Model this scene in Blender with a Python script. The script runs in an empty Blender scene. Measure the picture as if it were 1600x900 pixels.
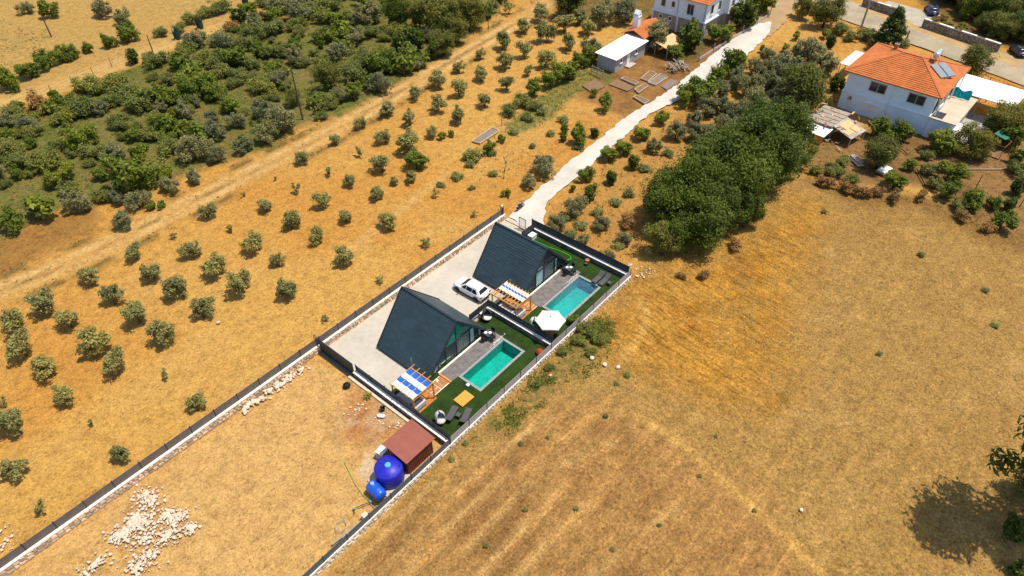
import bpy, bmesh, math, random
import numpy as np
from mathutils import Vector, Matrix
R = math.radians
scene = bpy.context.scene
# ---------------------------------------------------------------- camera, sky, sun
cam_data = bpy.data.cameras.new("camera")
cam = bpy.data.objects.new("camera", cam_data)
scene.collection.objects.link(cam)
cam_data.lens = 24.0; cam_data.sensor_width = 36.0; cam_data.clip_end = 4000
cam.location = (-23.736, -27.159, 52.0)
cam.matrix_world = Matrix(((0.641742, 0.518870, -0.564749, -23.736), (-0.766912, 0.430705, -0.475751, -27.159),
                           (-0.003613, 0.738422, --0.674329, 52.0), (0, 0, 0, 1)))
scene.camera = cam
SUN_EL, SUN_AZ = 70.0, -45.0          # azimuth measured from +X towards +Y
world = bpy.data.worlds.new("World"); scene.world = world; world.use_nodes = True
wn = world.node_tree.nodes; wl = world.node_tree.links
sky = wn.new("ShaderNodeTexSky"); sky.sky_type = 'NISHITA'; sky.sun_disc = False
sky.sun_elevation = R(SUN_EL); sky.sun_rotation = R(90 - SUN_AZ); sky.altitude = 100
wl.new(sky.outputs[0], wn["Background"].inputs[0]); wn["Background"].inputs[1].default_value = 0.15
sun_data = bpy.data.lights.new("sun", 'SUN'); sun_data.energy = 4.1; sun_data.angle = R(0.53); sun_data.color = (1.0, 0.93, 0.80)
sun = bpy.data.objects.new("sun", sun_data); scene.collection.objects.link(sun)
sun.rotation_euler = (R(90 - SUN_EL), 0, R(SUN_AZ + 90))
sun.location = (60, -70, 120)
vs = scene.view_settings
vs.view_transform = 'Standard'; vs.look = 'None'; vs.exposure = 0.38; vs.gamma = 1.0; vs.use_curve_mapping = False

# ---------------------------------------------------------------- helpers
COL = scene.collection
rnd = random.Random(7)
def lin(c):
    c = c / 255.0
    return c / 12.92 if c <= 0.04045 else ((c + 0.055) / 1.055) ** 2.4
def S(r, g, b, k=0.55):
    return (lin(r) * k, lin(g) * k, lin(b) * k)
def tag(o, label=None, cat=None, group=None, kind=None):
    if label: o["label"] = label
    if cat: o["category"] = cat
    if group: o["group"] = group
    if kind: o["kind"] = kind
    return o
def empty(name, loc=(0, 0, 0), rz=0.0, label=None, cat=None, group=None):
    o = bpy.data.objects.new(name, None); COL.objects.link(o)
    o.location = (loc[0], loc[1], loc[2] if len(loc) > 2 else 0.0); o.rotation_euler = (0, 0, rz); o.empty_display_size = 0.3
    return tag(o, label, cat, group)
def link(name, mesh, parent=None, loc=None, rz=None):
    o = bpy.data.objects.new(name, mesh); COL.objects.link(o)
    if parent: o.parent = parent
    if loc is not None: o.location = loc
    if rz is not None: o.rotation_euler = (0, 0, rz)
    return o
def copy_tree(o, parent=None):
    c = o.copy(); COL.objects.link(c)
    if parent: c.parent = parent
    for ch in list(o.children): copy_tree(ch, c)
    return c
class MB:
    def __init__(self): self.v = []; self.f = []; self.m = []
    def add(self, vs_, fs, m=0):
        n = len(self.v); self.v += [tuple(p) for p in vs_]
        self.f += [tuple(i + n for i in f) for f in fs]; self.m += [m] * len(fs)
        return self
    def hexa(self, p, m=0):       # 8 points: bottom ring then top ring
        return self.add(p, [(3, 2, 1, 0), (4, 5, 6, 7), (0, 1, 5, 4), (1, 2, 6, 5), (2, 3, 7, 6), (3, 0, 4, 7)], m)
    def box(self, x0, x1, y0, y1, z0, z1, m=0):
        return self.hexa([(x0, y0, z0), (x1, y0, z0), (x1, y1, z0), (x0, y1, z0), (x0, y0, z1), (x1, y0, z1), (x1, y1, z1), (x0, y1, z1)], m)
    def bar(self, a, b, w, h, m=0, up=(0, 0, 1)):
        a = Vector(a); b = Vector(b); d = (b - a).normalized(); u = Vector(up)
        if abs(d.dot(u)) > 0.98: u = Vector((1, 0, 0))
        s = d.cross(u).normalized() * (w / 2); t = s.cross(d).normalized() * (h / 2)
        return self.hexa([a - s - t, a + s - t, b + s - t, b - s - t, a - s + t, a + s + t, b + s + t, b - s + t], m)
    def tube(self, pts, r, n=8, m=0, cap=True):
        pts = [Vector(p) for p in pts]; rs = r if isinstance(r, (list, tuple)) else [r] * len(pts)
        base = len(self.v); k = len(pts)
        for i, p in enumerate(pts):
            d = (pts[min(i + 1, k - 1)] - pts[max(i - 1, 0)]).normalized()
            u = Vector((0, 0, 1)) if abs(d.z) < 0.95 else Vector((1, 0, 0))
            a = d.cross(u).normalized(); b = d.cross(a).normalized()
            for j in range(n):
                t = 2 * math.pi * j / n
                self.v.append(tuple(p + (a * math.cos(t) + b * math.sin(t)) * rs[i]))
        for i in range(k - 1):
            for j in range(n):
                j2 = (j + 1) % n
                self.f.append((base + i * n + j, base + i * n + j2, base + (i + 1) * n + j2, base + (i + 1) * n + j)); self.m.append(m)
        if cap:
            self.f.append(tuple(base + j for j in range(n))); self.m.append(m)
            self.f.append(tuple(base + (k - 1) * n + j for j in reversed(range(n)))); self.m.append(m)
        return self
    def lathe(self, prof, n=24, c=(0, 0, 0), m=0):
        base = len(self.v)
        for (r, z) in prof:
            for j in range(n):
                t = 2 * math.pi * j / n
                self.v.append((c[0] + r * math.cos(t), c[1] + r * math.sin(t), c[2] + z))
        for i in range(len(prof) - 1):
            for j in range(n):
                j2 = (j + 1) % n
                self.f.append((base + i * n + j, base + i * n + j2, base + (i + 1) * n + j2, base + (i + 1) * n + j)); self.m.append(m)
        return self
    def prism(self, poly, z0, z1, m=0):
        n = len(poly)
        vs_ = [(x, y, z0) for x, y in poly] + [(x, y, z1) for x, y in poly]
        fs = [tuple(reversed(range(n))), tuple(range(n, 2 * n))] + [(i, (i + 1) % n, n + (i + 1) % n, n + i) for i in range(n)]
        return self.add(vs_, fs, m)
    def mesh(self, name, mats, smooth=False):
        me = bpy.data.meshes.new(name); me.from_pydata(self.v, [], self.f)
        if not isinstance(mats, (list, tuple)): mats = [mats]
        for mt in mats: me.materials.append(mt)
        if len(mats) > 1: me.polygons.foreach_set("material_index", self.m)
        if smooth: me.polygons.foreach_set("use_smooth", [True] * len(me.polygons))
        bm = bmesh.new(); bm.from_mesh(me); bmesh.ops.recalc_face_normals(bm, faces=bm.faces); bm.to_mesh(me); bm.free()
        me.update(); return me
    def build(self, name, mats, parent=None, smooth=False, loc=None):
        return link(name, self.mesh(name, mats, smooth), parent, loc)
def np_mesh(name, verts, faces, mat, smooth=False):
    """fast mesh from numpy arrays, faces (n,k)"""
    me = bpy.data.meshes.new(name); n, k = faces.shape
    me.vertices.add(len(verts)); me.vertices.foreach_set("co", np.ascontiguousarray(verts, np.float32).ravel())
    me.loops.add(n * k); me.loops.foreach_set("vertex_index", np.ascontiguousarray(faces, np.int32).ravel())
    me.polygons.add(n); me.polygons.foreach_set("loop_start", np.arange(0, n * k, k, dtype=np.int32))
    me.polygons.foreach_set("loop_total", np.full(n, k, np.int32))
    if smooth: me.polygons.foreach_set("use_smooth", np.ones(n, bool))
    for mt in (mat if isinstance(mat, (list, tuple)) else [mat]): me.materials.append(mt)
    me.update(calc_edges=True); me.validate(); return me

# ---------------------------------------------------------------- materials
def mat_new(name):
    m = bpy.data.materials.new(name); m.use_nodes = True
    nt = m.node_tree; return m, nt, nt.nodes["Principled BSDF"]
def N(nt, t, **kw):
    n = nt.nodes.new(t)
    for k, v in kw.items(): setattr(n, k, v)
    return n
def noise(nt, scale, detail=4, vec=None, rough=0.55):
    n = N(nt, "ShaderNodeTexNoise"); n.inputs["Scale"].default_value = scale; n.inputs["Detail"].default_value = detail; n.inputs["Roughness"].default_value = rough
    if vec is not None: nt.links.new(vec, n.inputs["Vector"])
    return n.outputs["Fac"]
def ramp(nt, fac, stops):
    r = N(nt, "ShaderNodeValToRGB"); e = r.color_ramp.elements
    while len(e) > 1: e.remove(e[-1])
    e[0].position, e[0].color = stops[0][0], (*stops[0][1], 1)
    for p, c in stops[1:]:
        q = e.new(p); q.color = (*c, 1)
    nt.links.new(fac, r.inputs["Fac"]); return r.outputs["Color"]
def mixc(nt, fac, a, b, mode='MIX'):
    m = N(nt, "ShaderNodeMix", data_type='RGBA', blend_type=mode)
    for s, v in ((m.inputs[0], fac), (m.inputs[6], a), (m.inputs[7], b)):
        if hasattr(v, "is_output"): nt.links.new(v, s)
        elif isinstance(v, (int, float)): s.default_value = v
        else: s.default_value = (*v, 1)
    return m.outputs[2]
def mth(nt, op, a, b=None, clamp=False):
    m = N(nt, "ShaderNodeMath", operation=op); m.use_clamp = clamp
    for s, v in ((m.inputs[0], a), (m.inputs[1], b)):
        if v is None: continue
        if hasattr(v, "is_output"): nt.links.new(v, s)
        else: s.default_value = v
    return m.outputs[0]
def coords(nt, kind="Object"):
    return N(nt, "ShaderNodeTexCoord").outputs[kind]
def bump(nt, p, h, strength=0.3, dist=0.05):
    b = N(nt, "ShaderNodeBump"); b.inputs["Strength"].default_value = strength; b.inputs["Distance"].default_value = dist
    nt.links.new(h, b.inputs["Height"]); nt.links.new(b.outputs[0], p.inputs["Normal"])
def matte(name, c, var=0.25, scale=3.0, rough=0.8, bmp=0.2, metal=0.0, scale2=None, spec=0.3, island=0.0):
    """plain surface with grain: colour varies by noise, a little relief, optional per-piece variation"""
    m, nt, p = mat_new(name); v = coords(nt)
    f1 = noise(nt, scale, 5, v); f2 = noise(nt, scale2 or scale * 9, 3, v)
    lo = tuple(x * (1 - var) for x in c); hi = tuple(min(1, x * (1 + var)) for x in c)
    f = mth(nt, 'ADD', mth(nt, 'MULTIPLY', f1, 0.65), mth(nt, 'MULTIPLY', f2, 0.35))
    col = ramp(nt, f, [(0.32, lo), (0.68, hi)])
    if island:
        g = N(nt, "ShaderNodeNewGeometry"); col = mixc(nt, 1.0, col, ramp(nt, g.outputs["Random Per Island"], [(0, (1 - island,) * 3), (1, (1 + island,) * 3)]), 'MULTIPLY')
    nt.links.new(col, p.inputs["Base Color"]); p.inputs["Roughness"].default_value = rough; p.inputs["Metallic"].default_value = metal
    p.inputs["Specular IOR Level"].default_value = spec
    if bmp: bump(nt, p, f2, bmp, 0.02)
    return m
def leafmat(name, dark, light, trans=0.25, dry=None):
    m, nt, p = mat_new(name)
    g = N(nt, "ShaderNodeNewGeometry"); oi = N(nt, "ShaderNodeObjectInfo")
    stops = [(0.0, dark), (1.0, light)] if not dry else [(0.0, dark), (0.82, light), (0.93, dry), (1.0, dry)]
    c = ramp(nt, g.outputs["Random Per Island"], stops)
    c = mixc(nt, 1.0, c, ramp(nt, oi.outputs["Random"], [(0, (0.75, 0.80, 0.80)), (0.5, (1.0, 1.0, 1.0)), (1, (1.25, 1.15, 0.95))]), 'MULTIPLY')
    nt.links.new(c, p.inputs["Base Color"]); p.inputs["Roughness"].default_value = 0.6; p.inputs["Specular IOR Level"].default_value = 0.25
    t = N(nt, "ShaderNodeBsdfTranslucent"); nt.links.new(c, t.inputs["Color"])
    mx = N(nt, "ShaderNodeMixShader"); mx.inputs[0].default_value = trans
    nt.links.new(p.outputs[0], mx.inputs[1]); nt.links.new(t.outputs[0], mx.inputs[2])
    nt.links.new(mx.outputs[0], nt.nodes["Material Output"].inputs["Surface"]); return m
def glassmat(name, tint, rough=0.03, through=0.6, body=.15):
    m, nt, p = mat_new(name)
    p.inputs["Base Color"].default_value = (*[x * body for x in tint], 1); p.inputs["Roughness"].default_value = rough
    t = N(nt, "ShaderNodeBsdfTransparent"); t.inputs["Color"].default_value = (*tint, 1)
    mx = N(nt, "ShaderNodeMixShader"); mx.inputs[0].default_value = through
    nt.links.new(p.outputs[0], mx.inputs[1]); nt.links.new(t.outputs[0], mx.inputs[2])
    nt.links.new(mx.outputs[0], nt.nodes["Material Output"].inputs["Surface"]); return m
M = {}
M['concrete'] = matte('concrete', S(236, 224, 204, .53), .16, .22, .9, .25, scale2=1.6)
M['white_track'] = matte('white_track', S(238, 229, 212, .58), .17, .35, .95, .6, scale2=2.5)
M['road'] = matte('road', (.31, .245, .155), .28, .22, .95, .4, scale2=2.5)
M['white_plaster'] = matte('white_plaster', (.74, .75, .76), .06, .8, .9, .15)
M['cap'] = matte('cap', (.70, .65, .56), .14, 1.2, .9, .4, scale2=5)
M['mortar'] = matte('mortar', (.42, .34, .25), .2, 2, .95, .5)
M['dark_mortar'] = matte('dark_mortar', (.12, .105, .095), .25, 2, .95, .5)
M['stone_warm'] = matte('stone_warm', (.60, .42, .26), .22, 4, .9, .5, island=.42)
M['stone_pale'] = matte('stone_pale', (.52, .43, .32), .18, 4, .9, .5, island=.30)
M['stone_dark'] = matte('stone_dark', (.17, .15, .14), .25, 5, .9, .5, island=.45)
M['stone_brown'] = matte('stone_brown', (.30, .23, .16), .25, 5, .9, .5, island=.4)
M['rock'] = matte('rock', S(242, 218, 190, .62), .16, 5, .9, .6, island=.18)
M['fence_grey'] = matte('fence_grey', (.30, .275, .27), .10, 3, .5, .05)
M['fence_mesh'] = matte('fence_mesh', (.135, .112, .098), .2, 1.2, .7, .1)
M['fence_dark'] = matte('fence_dark', (.028, .036, .045), .15, 3, .5, .05)
M['metal_dark'] = matte('metal_dark', (.022, .03, .036), .15, 5, .45, .05)
M['roof_blue'] = matte('roof_blue', (.026, .043, .050), .25, .5, .42, .25, scale2=5, spec=.5, island=.12)
M['turf'] = matte('turf', (.016, .038, .0015), .55, .9, .95, .8, scale2=7)
M['pool_tile'] = matte('pool_tile', (.003, .37, .31), .22, 1.1, .5, .05, scale2=3)
M['pool_tile_blue'] = matte('pool_tile_blue', (.003, .45, .40), .18, 1.1, .5, .05, scale2=3)
M['coping'] = matte('coping', (.26, .27, .26), .45, 9, .8, .3, scale2=24)
M['deck'] = matte('deck', (.155, .135, .125), .42, 1.6, .75, .3, island=.45)
M['pebble'] = matte('pebble', (.45, .43, .38), .3, 20, .9, .5, island=.4)
M['wood'] = matte('wood', (.52, .25, .055), .25, 3, .6, .2, island=.15)
M['wood_red'] = matte('wood_red', (.40, .15, .035), .3, 3, .6, .2, island=.25)
M['wood_orange'] = matte('wood_orange', (.62, .27, .04), .12, 2, .55, .15, island=.06)
M['wood_grey'] = matte('wood_grey', (.30, .24, .18), .3, 4, .9, .4, island=.35)
M['cloth_white'] = matte('cloth_white', (.74, .69, .60), .05, 3, .9, .1)
M['cloth_blue'] = matte('cloth_blue', (.012, .105, .44), .10, 3, .9, .1)
M['cushion'] = matte('cushion', (.50, .48, .45), .15, 4, .95, .2)
M['rattan'] = matte('rattan', (.075, .068, .070), .2, 12, .7, .4)
M['black'] = matte('black', (.012, .013, .015), .2, 6, .5, .1)
M['white_gloss'] = matte('white_gloss', (.78, .78, .77), .03, 3, .3, 0)
M['red_cloth'] = matte('red_cloth', (.38, .045, .02), .15, 4, .9, .1)
M['umbrella'] = matte('umbrella', (.66, .60, .54), .05, 2, .95, .1)
M['shed_roof'] = matte('shed_roof', (.27, .085, .055), .12, 1.0, .5, .05)
M['shed_wall'] = matte('shed_wall', (.20, .050, .032), .15, 1.5, .55, .05)
M['tank'] = matte('tank', (.016, .018, .36), .20, .8, .45, 0, spec=.35)
M['tank_small'] = matte('tank_small', (.008, .085, .50), .10, 1.0, .30, 0, spec=.5)
M['cyan'] = matte('cyan', (.06, .36, .72), .08, 2, .4, 0)
M['grey_plastic'] = matte('grey_plastic', (.30, .31, .31), .1, 3, .5, 0)
M['white_box'] = matte('white_box', (.70, .66, .58), .1, 2, .7, .1)
M['hose_green'] = matte('hose_green', (.045, .55, .03), .1, 2, .5, 0)
M['hose_dull'] = matte('hose_dull', (.22, .42, .06), .1, 2, .5, 0)
M['car_white'] = matte('car_white', (.80, .79, .77), .02, 1, .22, 0, spec=.5)
M['car_black'] = matte('car_black', (.02, .022, .026), .1, 1, .25, 0, spec=.5)
M['car_blue'] = matte('car_blue', (.012, .02, .09), .1, 1, .25, 0, spec=.5)
M['car_glass'] = matte('car_glass', (.014, .018, .022), .1, 1, .12, 0, spec=.2)
M['tyre'] = matte('tyre', (.018, .018, .018), .2, 10, .8, .2)
M['rim'] = matte('rim', (.35, .35, .36), .1, 4, .35, 0, metal=.7)
M['light_red'] = matte('light_red', (.45, .02, .02), .1, 4, .2, 0)
M['light_white'] = matte('light_white', (.6, .6, .6), .1, 4, .2, 0)
M['pane'] = glassmat('pane', (.78, .90, .87), through=.82, body=.25)
M['pane_green'] = glassmat('pane_green', (.08, .70, .52), through=.45, body=.38)
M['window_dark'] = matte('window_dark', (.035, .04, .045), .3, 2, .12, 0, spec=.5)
M['curtain'] = matte('curtain', (.80, .84, .82), .1, 3, .95, .2)
M['curtain_brown'] = matte('curtain_brown', (.26, .235, .21), .12, 3, .95, .2)
M['floor_in'] = matte('floor_in', (.42, .40, .35), .1, 2, .5, .05)
M['inner'] = matte('inner', (.20, .19, .18), .1, 2, .9, .05)
M['inner_green'] = matte('inner_green', (.08, .50, .36), .1, 2, .9, .05)
M['sill'] = matte('sill', (.80, .74, .64), .04, 2, .6, .05)
M['tile_orange'] = matte('tile_orange', (.46, .135, .032), .25, .8, .8, .4, scale2=6)
M['tile_ridge'] = matte('tile_ridge', (.42, .12, .035), .2, 3, .8, .4)
M['wall_blue'] = matte('wall_blue', (.66, .80, .86), .07, .6, .9, .2)
M['wall_white'] = matte('wall_white', (.78, .77, .75), .06, .6, .9, .2)
M['wall_beige'] = matte('wall_beige', (.42, .34, .27), .12, .8, .9, .3)
M['wall_grey'] = matte('wall_grey', (.36, .34, .32), .12, .8, .9, .3)
M['frame_brown'] = matte('frame_brown', (.36, .26, .19), .1, 3, .6, .1)
M['terrace'] = matte('terrace', (.52, .41, .29), .15, .8, .9, .2)
M['sheet_white'] = matte('sheet_white', (.82, .79, .73), .05, .6, .6, .1)
M['sheet_grey'] = matte('sheet_grey', (.36, .30, .25), .45, 1.2, .7, .3)
M['teal_cloth'] = matte('teal_cloth', (.01, .33, .40), .25, 2, .8, .3)
M['green_cloth'] = matte('green_cloth', (.03, .15, .10), .25, 2, .8, .2)
M['steel'] = matte('steel', (.55, .56, .58), .08, 3, .3, 0, metal=.6)
M['solar'] = matte('solar', (.22, .25, .26), .06, 2, .25, 0, spec=.5)
M['brick'] = matte('brick', (.42, .14, .05), .3, 6, .9, .5)
M['cardboard'] = matte('cardboard', (.66, .38, .18), .12, 2, .9, .1)
M['rust'] = matte('rust', (.25, .09, .04), .35, 4, .9, .4)
M['soil'] = matte('soil', (.20, .115, .055), .25, 2, .95, .8)
M['soil_grey'] = matte('soil_grey', (.20, .15, .11), .25, 2, .95, .8)
M['pole_wood'] = matte('pole_wood', (.09, .060, .040), .3, 5, .9, .3)
M['pole_grey'] = matte('pole_grey', (.30, .29, .27), .15, 3, .8, .2)
M['bark'] = matte('bark', (.11, .080, .055), .3, 6, .95, .6)
M['bark_dark'] = matte('bark_dark', (.05, .036, .026), .3, 6, .95, .6)
M['leaf_olive'] = leafmat('leaf_olive', (.140, .135, .036), (.40, .365, .115), .35)
M['leaf_olive_grey'] = leafmat('leaf_olive_grey', (.125, .130, .052), (.340, .325, .140), .4)
M['leaf_green'] = leafmat('leaf_green', (.075, .112, .010), (.25, .285, .028), .4)
M['leaf_lime'] = leafmat('leaf_lime', (.110, .135, .008), (.28, .28, .025), .35)
M['leaf_dark'] = leafmat('leaf_dark', (.036, .062, .005), (.145, .185, .018), .38)
M['leaf_oak'] = leafmat('leaf_oak', (.085, .098, .012), (.260, .250, .048), .4)
M['leaf_scrub'] = leafmat('leaf_scrub', (.100, .118, .018), (.320, .320, .075), .4)
M['leaf_pine'] = leafmat('leaf_pine', (.040, .065, .010), (.150, .170, .022), .3)
M['leaf_dry'] = leafmat('leaf_dry', (.16, .075, .025), (.42, .23, .07))
M['straw'] = leafmat('straw', (.30, .175, .045), (.62, .42, .14), .15)
M['straw_pale'] = leafmat('straw_pale', (.34, .21, .055), (.56, .38, .125), .15)
M['weed'] = leafmat('weed', (.070, .095, .012), (.21, .235, .035), .35)
M['weed_grey'] = leafmat('weed_grey', (.13, .15, .040), (.28, .29, .095), .35)
# ---------------------------------------------------------------- ground painting tools
rs = np.random.RandomState(3)
def vnoise(x, y, scale, seed):
    g = np.random.RandomState(seed).rand(128, 128); x = x / scale; y = y / scale
    xi = np.floor(x).astype(int); yi = np.floor(y).astype(int); fx = x - xi; fy = y - yi
    fx = fx * fx * (3 - 2 * fx); fy = fy * fy * (3 - 2 * fy)
    a = g[xi % 128, yi % 128]; b = g[(xi + 1) % 128, yi % 128]; c = g[xi % 128, (yi + 1) % 128]; d = g[(xi + 1) % 128, (yi + 1) % 128]
    return (a * (1 - fx) + b * fx) * (1 - fy) + (c * (1 - fx) + d * fx) * fy
def fbm(x, y, scale, seed, oct_=4):
    s = 0; a = 1; t = 0
    for i in range(oct_):
        s = s + a * vnoise(x, y, scale / 2 ** i, seed + i * 17); t += a; a *= .55
    return s / t
def inpoly(x, y, poly):
    r = np.zeros(x.shape, bool); n = len(poly)
    for i in range(n):
        x0, y0 = poly[i]; x1, y1 = poly[(i + 1) % n]
        if y0 == y1: continue
        r ^= ((y0 > y) != (y1 > y)) & (x < (x1 - x0) * (y - y0) / (y1 - y0) + x0)
    return r
def soft(x, y, poly, amp=2.0, scale=6.0, blur=1.0, seed=1):
    wx = x + (fbm(x, y, scale, seed, 3) - .5) * 2 * amp; wy = y + (fbm(x, y, scale, seed + 50, 3) - .5) * 2 * amp
    s = np.zeros(x.shape)
    for dx, dy in ((0, 0), (.8, .3), (-.8, -.3), (.3, -.8), (-.3, .8), (.5, .5), (-.5, -.5)):
        s += inpoly(wx + dx * blur, wy + dy * blur, poly)
    return s / 7
def polydist(x, y, pts):
    d = np.full(x.shape, 1e9)
    for (x0, y0), (x1, y1) in zip(pts[:-1], pts[1:]):
        vx, vy = x1 - x0, y1 - y0; t = np.clip(((x - x0) * vx + (y - y0) * vy) / (vx * vx + vy * vy), 0, 1)
        d = np.minimum(d, np.hypot(x - x0 - t * vx, y - y0 - t * vy))
    return d
# areas of the place, in metres
GROVE = [(-17.87, 63.81), (-13.51, 63.96), (-6.42, 64.19), (-2.56, 61.75), (3.23, 59.36), (9.62, 58.97), (16.59, 57.09), (23.72, 57.79), (32.66, 56.85), (41.77, 56.62), (53.2, 57.82), (74.83, 62.07), (88.54, 67.04), (95.33, 70.9), (60.71, 113.18), (50.13, 102.61), (33.87, 99.38), (19.94, 96.61), (6.56, 95.82), (-3.66, 99.24)]
BROWN_STRIP = [(-16.89, 62.63), (-13.51, 63.96), (-6.42, 64.19), (-2.91, 61.05), (-3.71, 57.68), (-10.74, 56.15), (-16.82, 55.36), (-19.13, 56.44)]
FIELD = [(-15.16, -0.21), (-0.22, 0.27), (29.64, 0.08), (33.34, 0.23), (45.71, -5.07), (61.99, -5.59), (63.03, -10.51), (68.11, -21.32), (69.49, -35.76), (18.95, -48.24), (-18.56, -3.29)]
STRAW = [(29.26, -0.16), (33.77, -2.1), (44.53, -5.65), (57.75, -6.5), (56.75, -12.08), (42.18, -14), (33.88, -15.38), (29.92, -19.2), (21.42, -19.05), (18.92, -13.66), (19.98, -7.25), (20.04, -1.7)]
BROWNFIELD = [(-1.41, -2.42), (7.32, -3.27), (12.93, -8.84), (13.62, -15.29), (13.8, -22.63), (11.25, -27.66), (6.4, -29.68), (-16.53, -2.19)]
WEEDSTRIP = [(1.57, -0.82), (4.36, -0.29), (9.93, -0.38), (16.79, 0.06), (19.35, -0.13), (22.09, -1.94), (20.39, -4.28), (17.08, -3.76), (12.98, -2.78), (7.91, -2.8), (3.24, -2.83)]
PLOT = [(-31.43, 19.85), (-9.53, 18.15), (-1.2, 18.23), (-0.49, 12.16), (0.17, 0.65), (-5.14, 0.1), (-15.16, -0.44), (-17.44, -1.83), (-33.91, 17.92)]
PLOT_RED = [(-1.82, 12.5), (0.04, 9.04), (0.42, 5.03), (-3.44, 5.2), (-5.38, 6.46), (-5.51, 9.89)]
PLOT_WHITE = [(-4.83, 5.8), (-5.47, 2.96), (-7.24, 2.63), (-7.12, 4.44)]
GARDEN = [(78.37, -1.69), (80.15, -6.93), (91.44, -17.53), (92.85, -31.04), (67.57, -35.41), (67.86, -29.74), (70.7, -19.78), (64.68, -12.5), (64.1, -5.61)]
HUTYARD = [(62.41, 30.89), (71.49, 34.03), (79.52, 35.41), (93.11, 30.1), (104.84, 25.52), (95.22, 20.69), (81.03, 20.1), (71.36, 20.04), (60.56, 19.87)]
FARGREEN = [(164.97, 13.1), (140.8, 0.41), (133.09, -8.88), (127.77, -18.88), (138.6, -25.24), (202.7, -33.11)]
FARGREEN2 = [(85.32, 54.41), (98.19, 38.74), (86.57, 29), (83.59, 22.13), (104.17, 23.85), (125.85, 21.52), (159.19, 35.68), (120.34, 83.32)]
RIGHTSCRUB = [(31.08, 14.24), (39.83, 15.15), (56.6, 15.67), (72.05, 15.74), (101.02, 15.89), (111.36, 7.9), (79.53, -6.19), (63.88, -6.62), (48.46, -6.32), (34.75, -2.38), (32.86, 0.81), (30.95, 4.95)]
ULFIELD = [(-3.74, 104.23), (8.38, 100), (22.16, 100.86), (36.5, 103.77), (52.21, 105.62), (65.72, 120.25), (20.98, 174.96)]
ULGREEN = [(11.95, 136.12), (17.63, 126.75), (18.8, 115.88), (12.8, 110.14), (5.28, 107.46), (3.49, 113.45)]
TRACKL = [(-19.96, 54.14), (-13.51, 53.11), (-7.78, 52.59), (-0.41, 52.65), (8.71, 52.73), (17.92, 52.82), (27.58, 52.83), (36.54, 53.77), (47.52, 55.09), (57.91, 56.17), (69.76, 57.58), (85, 59.04), (97.5, 62.05)]
TRACKUL = [(-2.85, 101.5), (6.71, 100.93), (14.26, 101.15), (23.57, 101.26), (34.07, 101.94), (44.75, 101.24), (59.8, 105.07)]
PATHF = [(27.24, -2.71), (26.05, -4.43), (23.67, -5.34), (20.48, -5.79), (18.95, -6)]
PATHF2 = [(13.84, -11.1), (13.62, -15.29), (12.77, -18.94), (12.25, -22.2), (11.11, -26.65), (10, -30.22)]
PATHO = [(11, 29.01), (18.68, 29.61), (26.75, 30.94), (32.31, 31.55)]
STREAKS = [[(-12.14, -3.67), (-8.37, -3.28), (-0.69, -3.28), (3.99, -3.72), (8.47, -4.65)], [(-9.15, -7.64), (-2.81, -7.34), (2.87, -7.56), (9.92, -10.84)], [(-5.87, -11.96), (-1.86, -11.94), (3.21, -12.75)], [(-13.73, -1.76), (-9.32, -1.28), (-1.66, -1.12), (2.87, -2.38)], [(-11.36, -4.99), (-5.58, -4.89), (1.09, -5.42)],[(-7.57, -9.53), (-2.32, -9.67), (2.69, -9.78)],[(-1.9, -16.34), (4, -17.26), (8.01, -18.5)]]

axx = np.concatenate([[-2000, -900, -400, -200, -110, -70], np.arange(-46, 45, .36), np.arange(45.4, 172, .7), [180, 200, 240, 320, 500, 900, 2000.]])
axy = np.concatenate([[-2000, -900, -400, -200, -110, -80], np.arange(-62, -46, .7), np.arange(-45.8, 30, .36), np.arange(30.3, 172, .7), [180, 200, 240, 320, 500, 900, 2000.]])
GX, GY = np.meshgrid(axx, axy, indexing='ij')
c = np.zeros(GX.shape + (3,)); weedw = np.zeros(GX.shape); straww = np.zeros(GX.shape)
def paint(mask, col, amt=1.0):
    global c
    a = np.clip(mask * amt, 0, 1)[..., None]; c = c * (1 - a) + np.array(col) * a
n1 = fbm(GX, GY, 22, 11); n2 = fbm(GX, GY, 7, 12); n3 = fbm(GX, GY, 2.6, 13)
c[:] = S(229, 176, 92, .52)
paint(np.clip((n1 - .42) * 3, 0, 1), S(220, 156, 72, .52))
paint(np.clip((n2 - .55) * 3, 0, 1), S(232, 182, 104, .50), .7)
paint(soft(GX, GY, ULFIELD, 3, 10, 2), S(212, 170, 96, .50)); m_ = soft(GX, GY, ULGREEN, 5, 8, 2, 5); paint(m_ * np.clip((n2 - .45) * 4, 0, 1), S(150, 145, 80, .50), .8); weedw += m_ * .2
m_ = soft(GX, GY, GROVE, 2.0, 7, 1.2, 3)
paint(m_, S(150, 132, 70, .50)); paint(m_ * np.clip((n2 - .5) * 4, 0, 1), S(122, 124, 50, .50)); paint(m_ * np.clip((n3 - .54) * 5, 0, 1), S(180, 136, 82, .48), .8); weedw += m_ * .48
paint(soft(GX, GY, BROWN_STRIP, 2, 6, 1.5, 4), S(170, 125, 66, .48), .8)
m_ = soft(GX, GY, RIGHTSCRUB, 2, 8, 1.5, 6); paint(m_, S(206, 152, 80, .50), .8); weedw += m_ * .27
d_ = polydist(GX, GY, TRACKL); along = np.clip(1 - np.abs(d_ - 1.1) / .8, 0, 1) * np.clip(n3 * 2.2 - .4, 0, 1)
paint(np.clip(1.3 - d_ / 2.6, 0, 1), S(224, 176, 104, .51), .6); paint(along, S(244, 204, 138, .54), .9)
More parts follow.
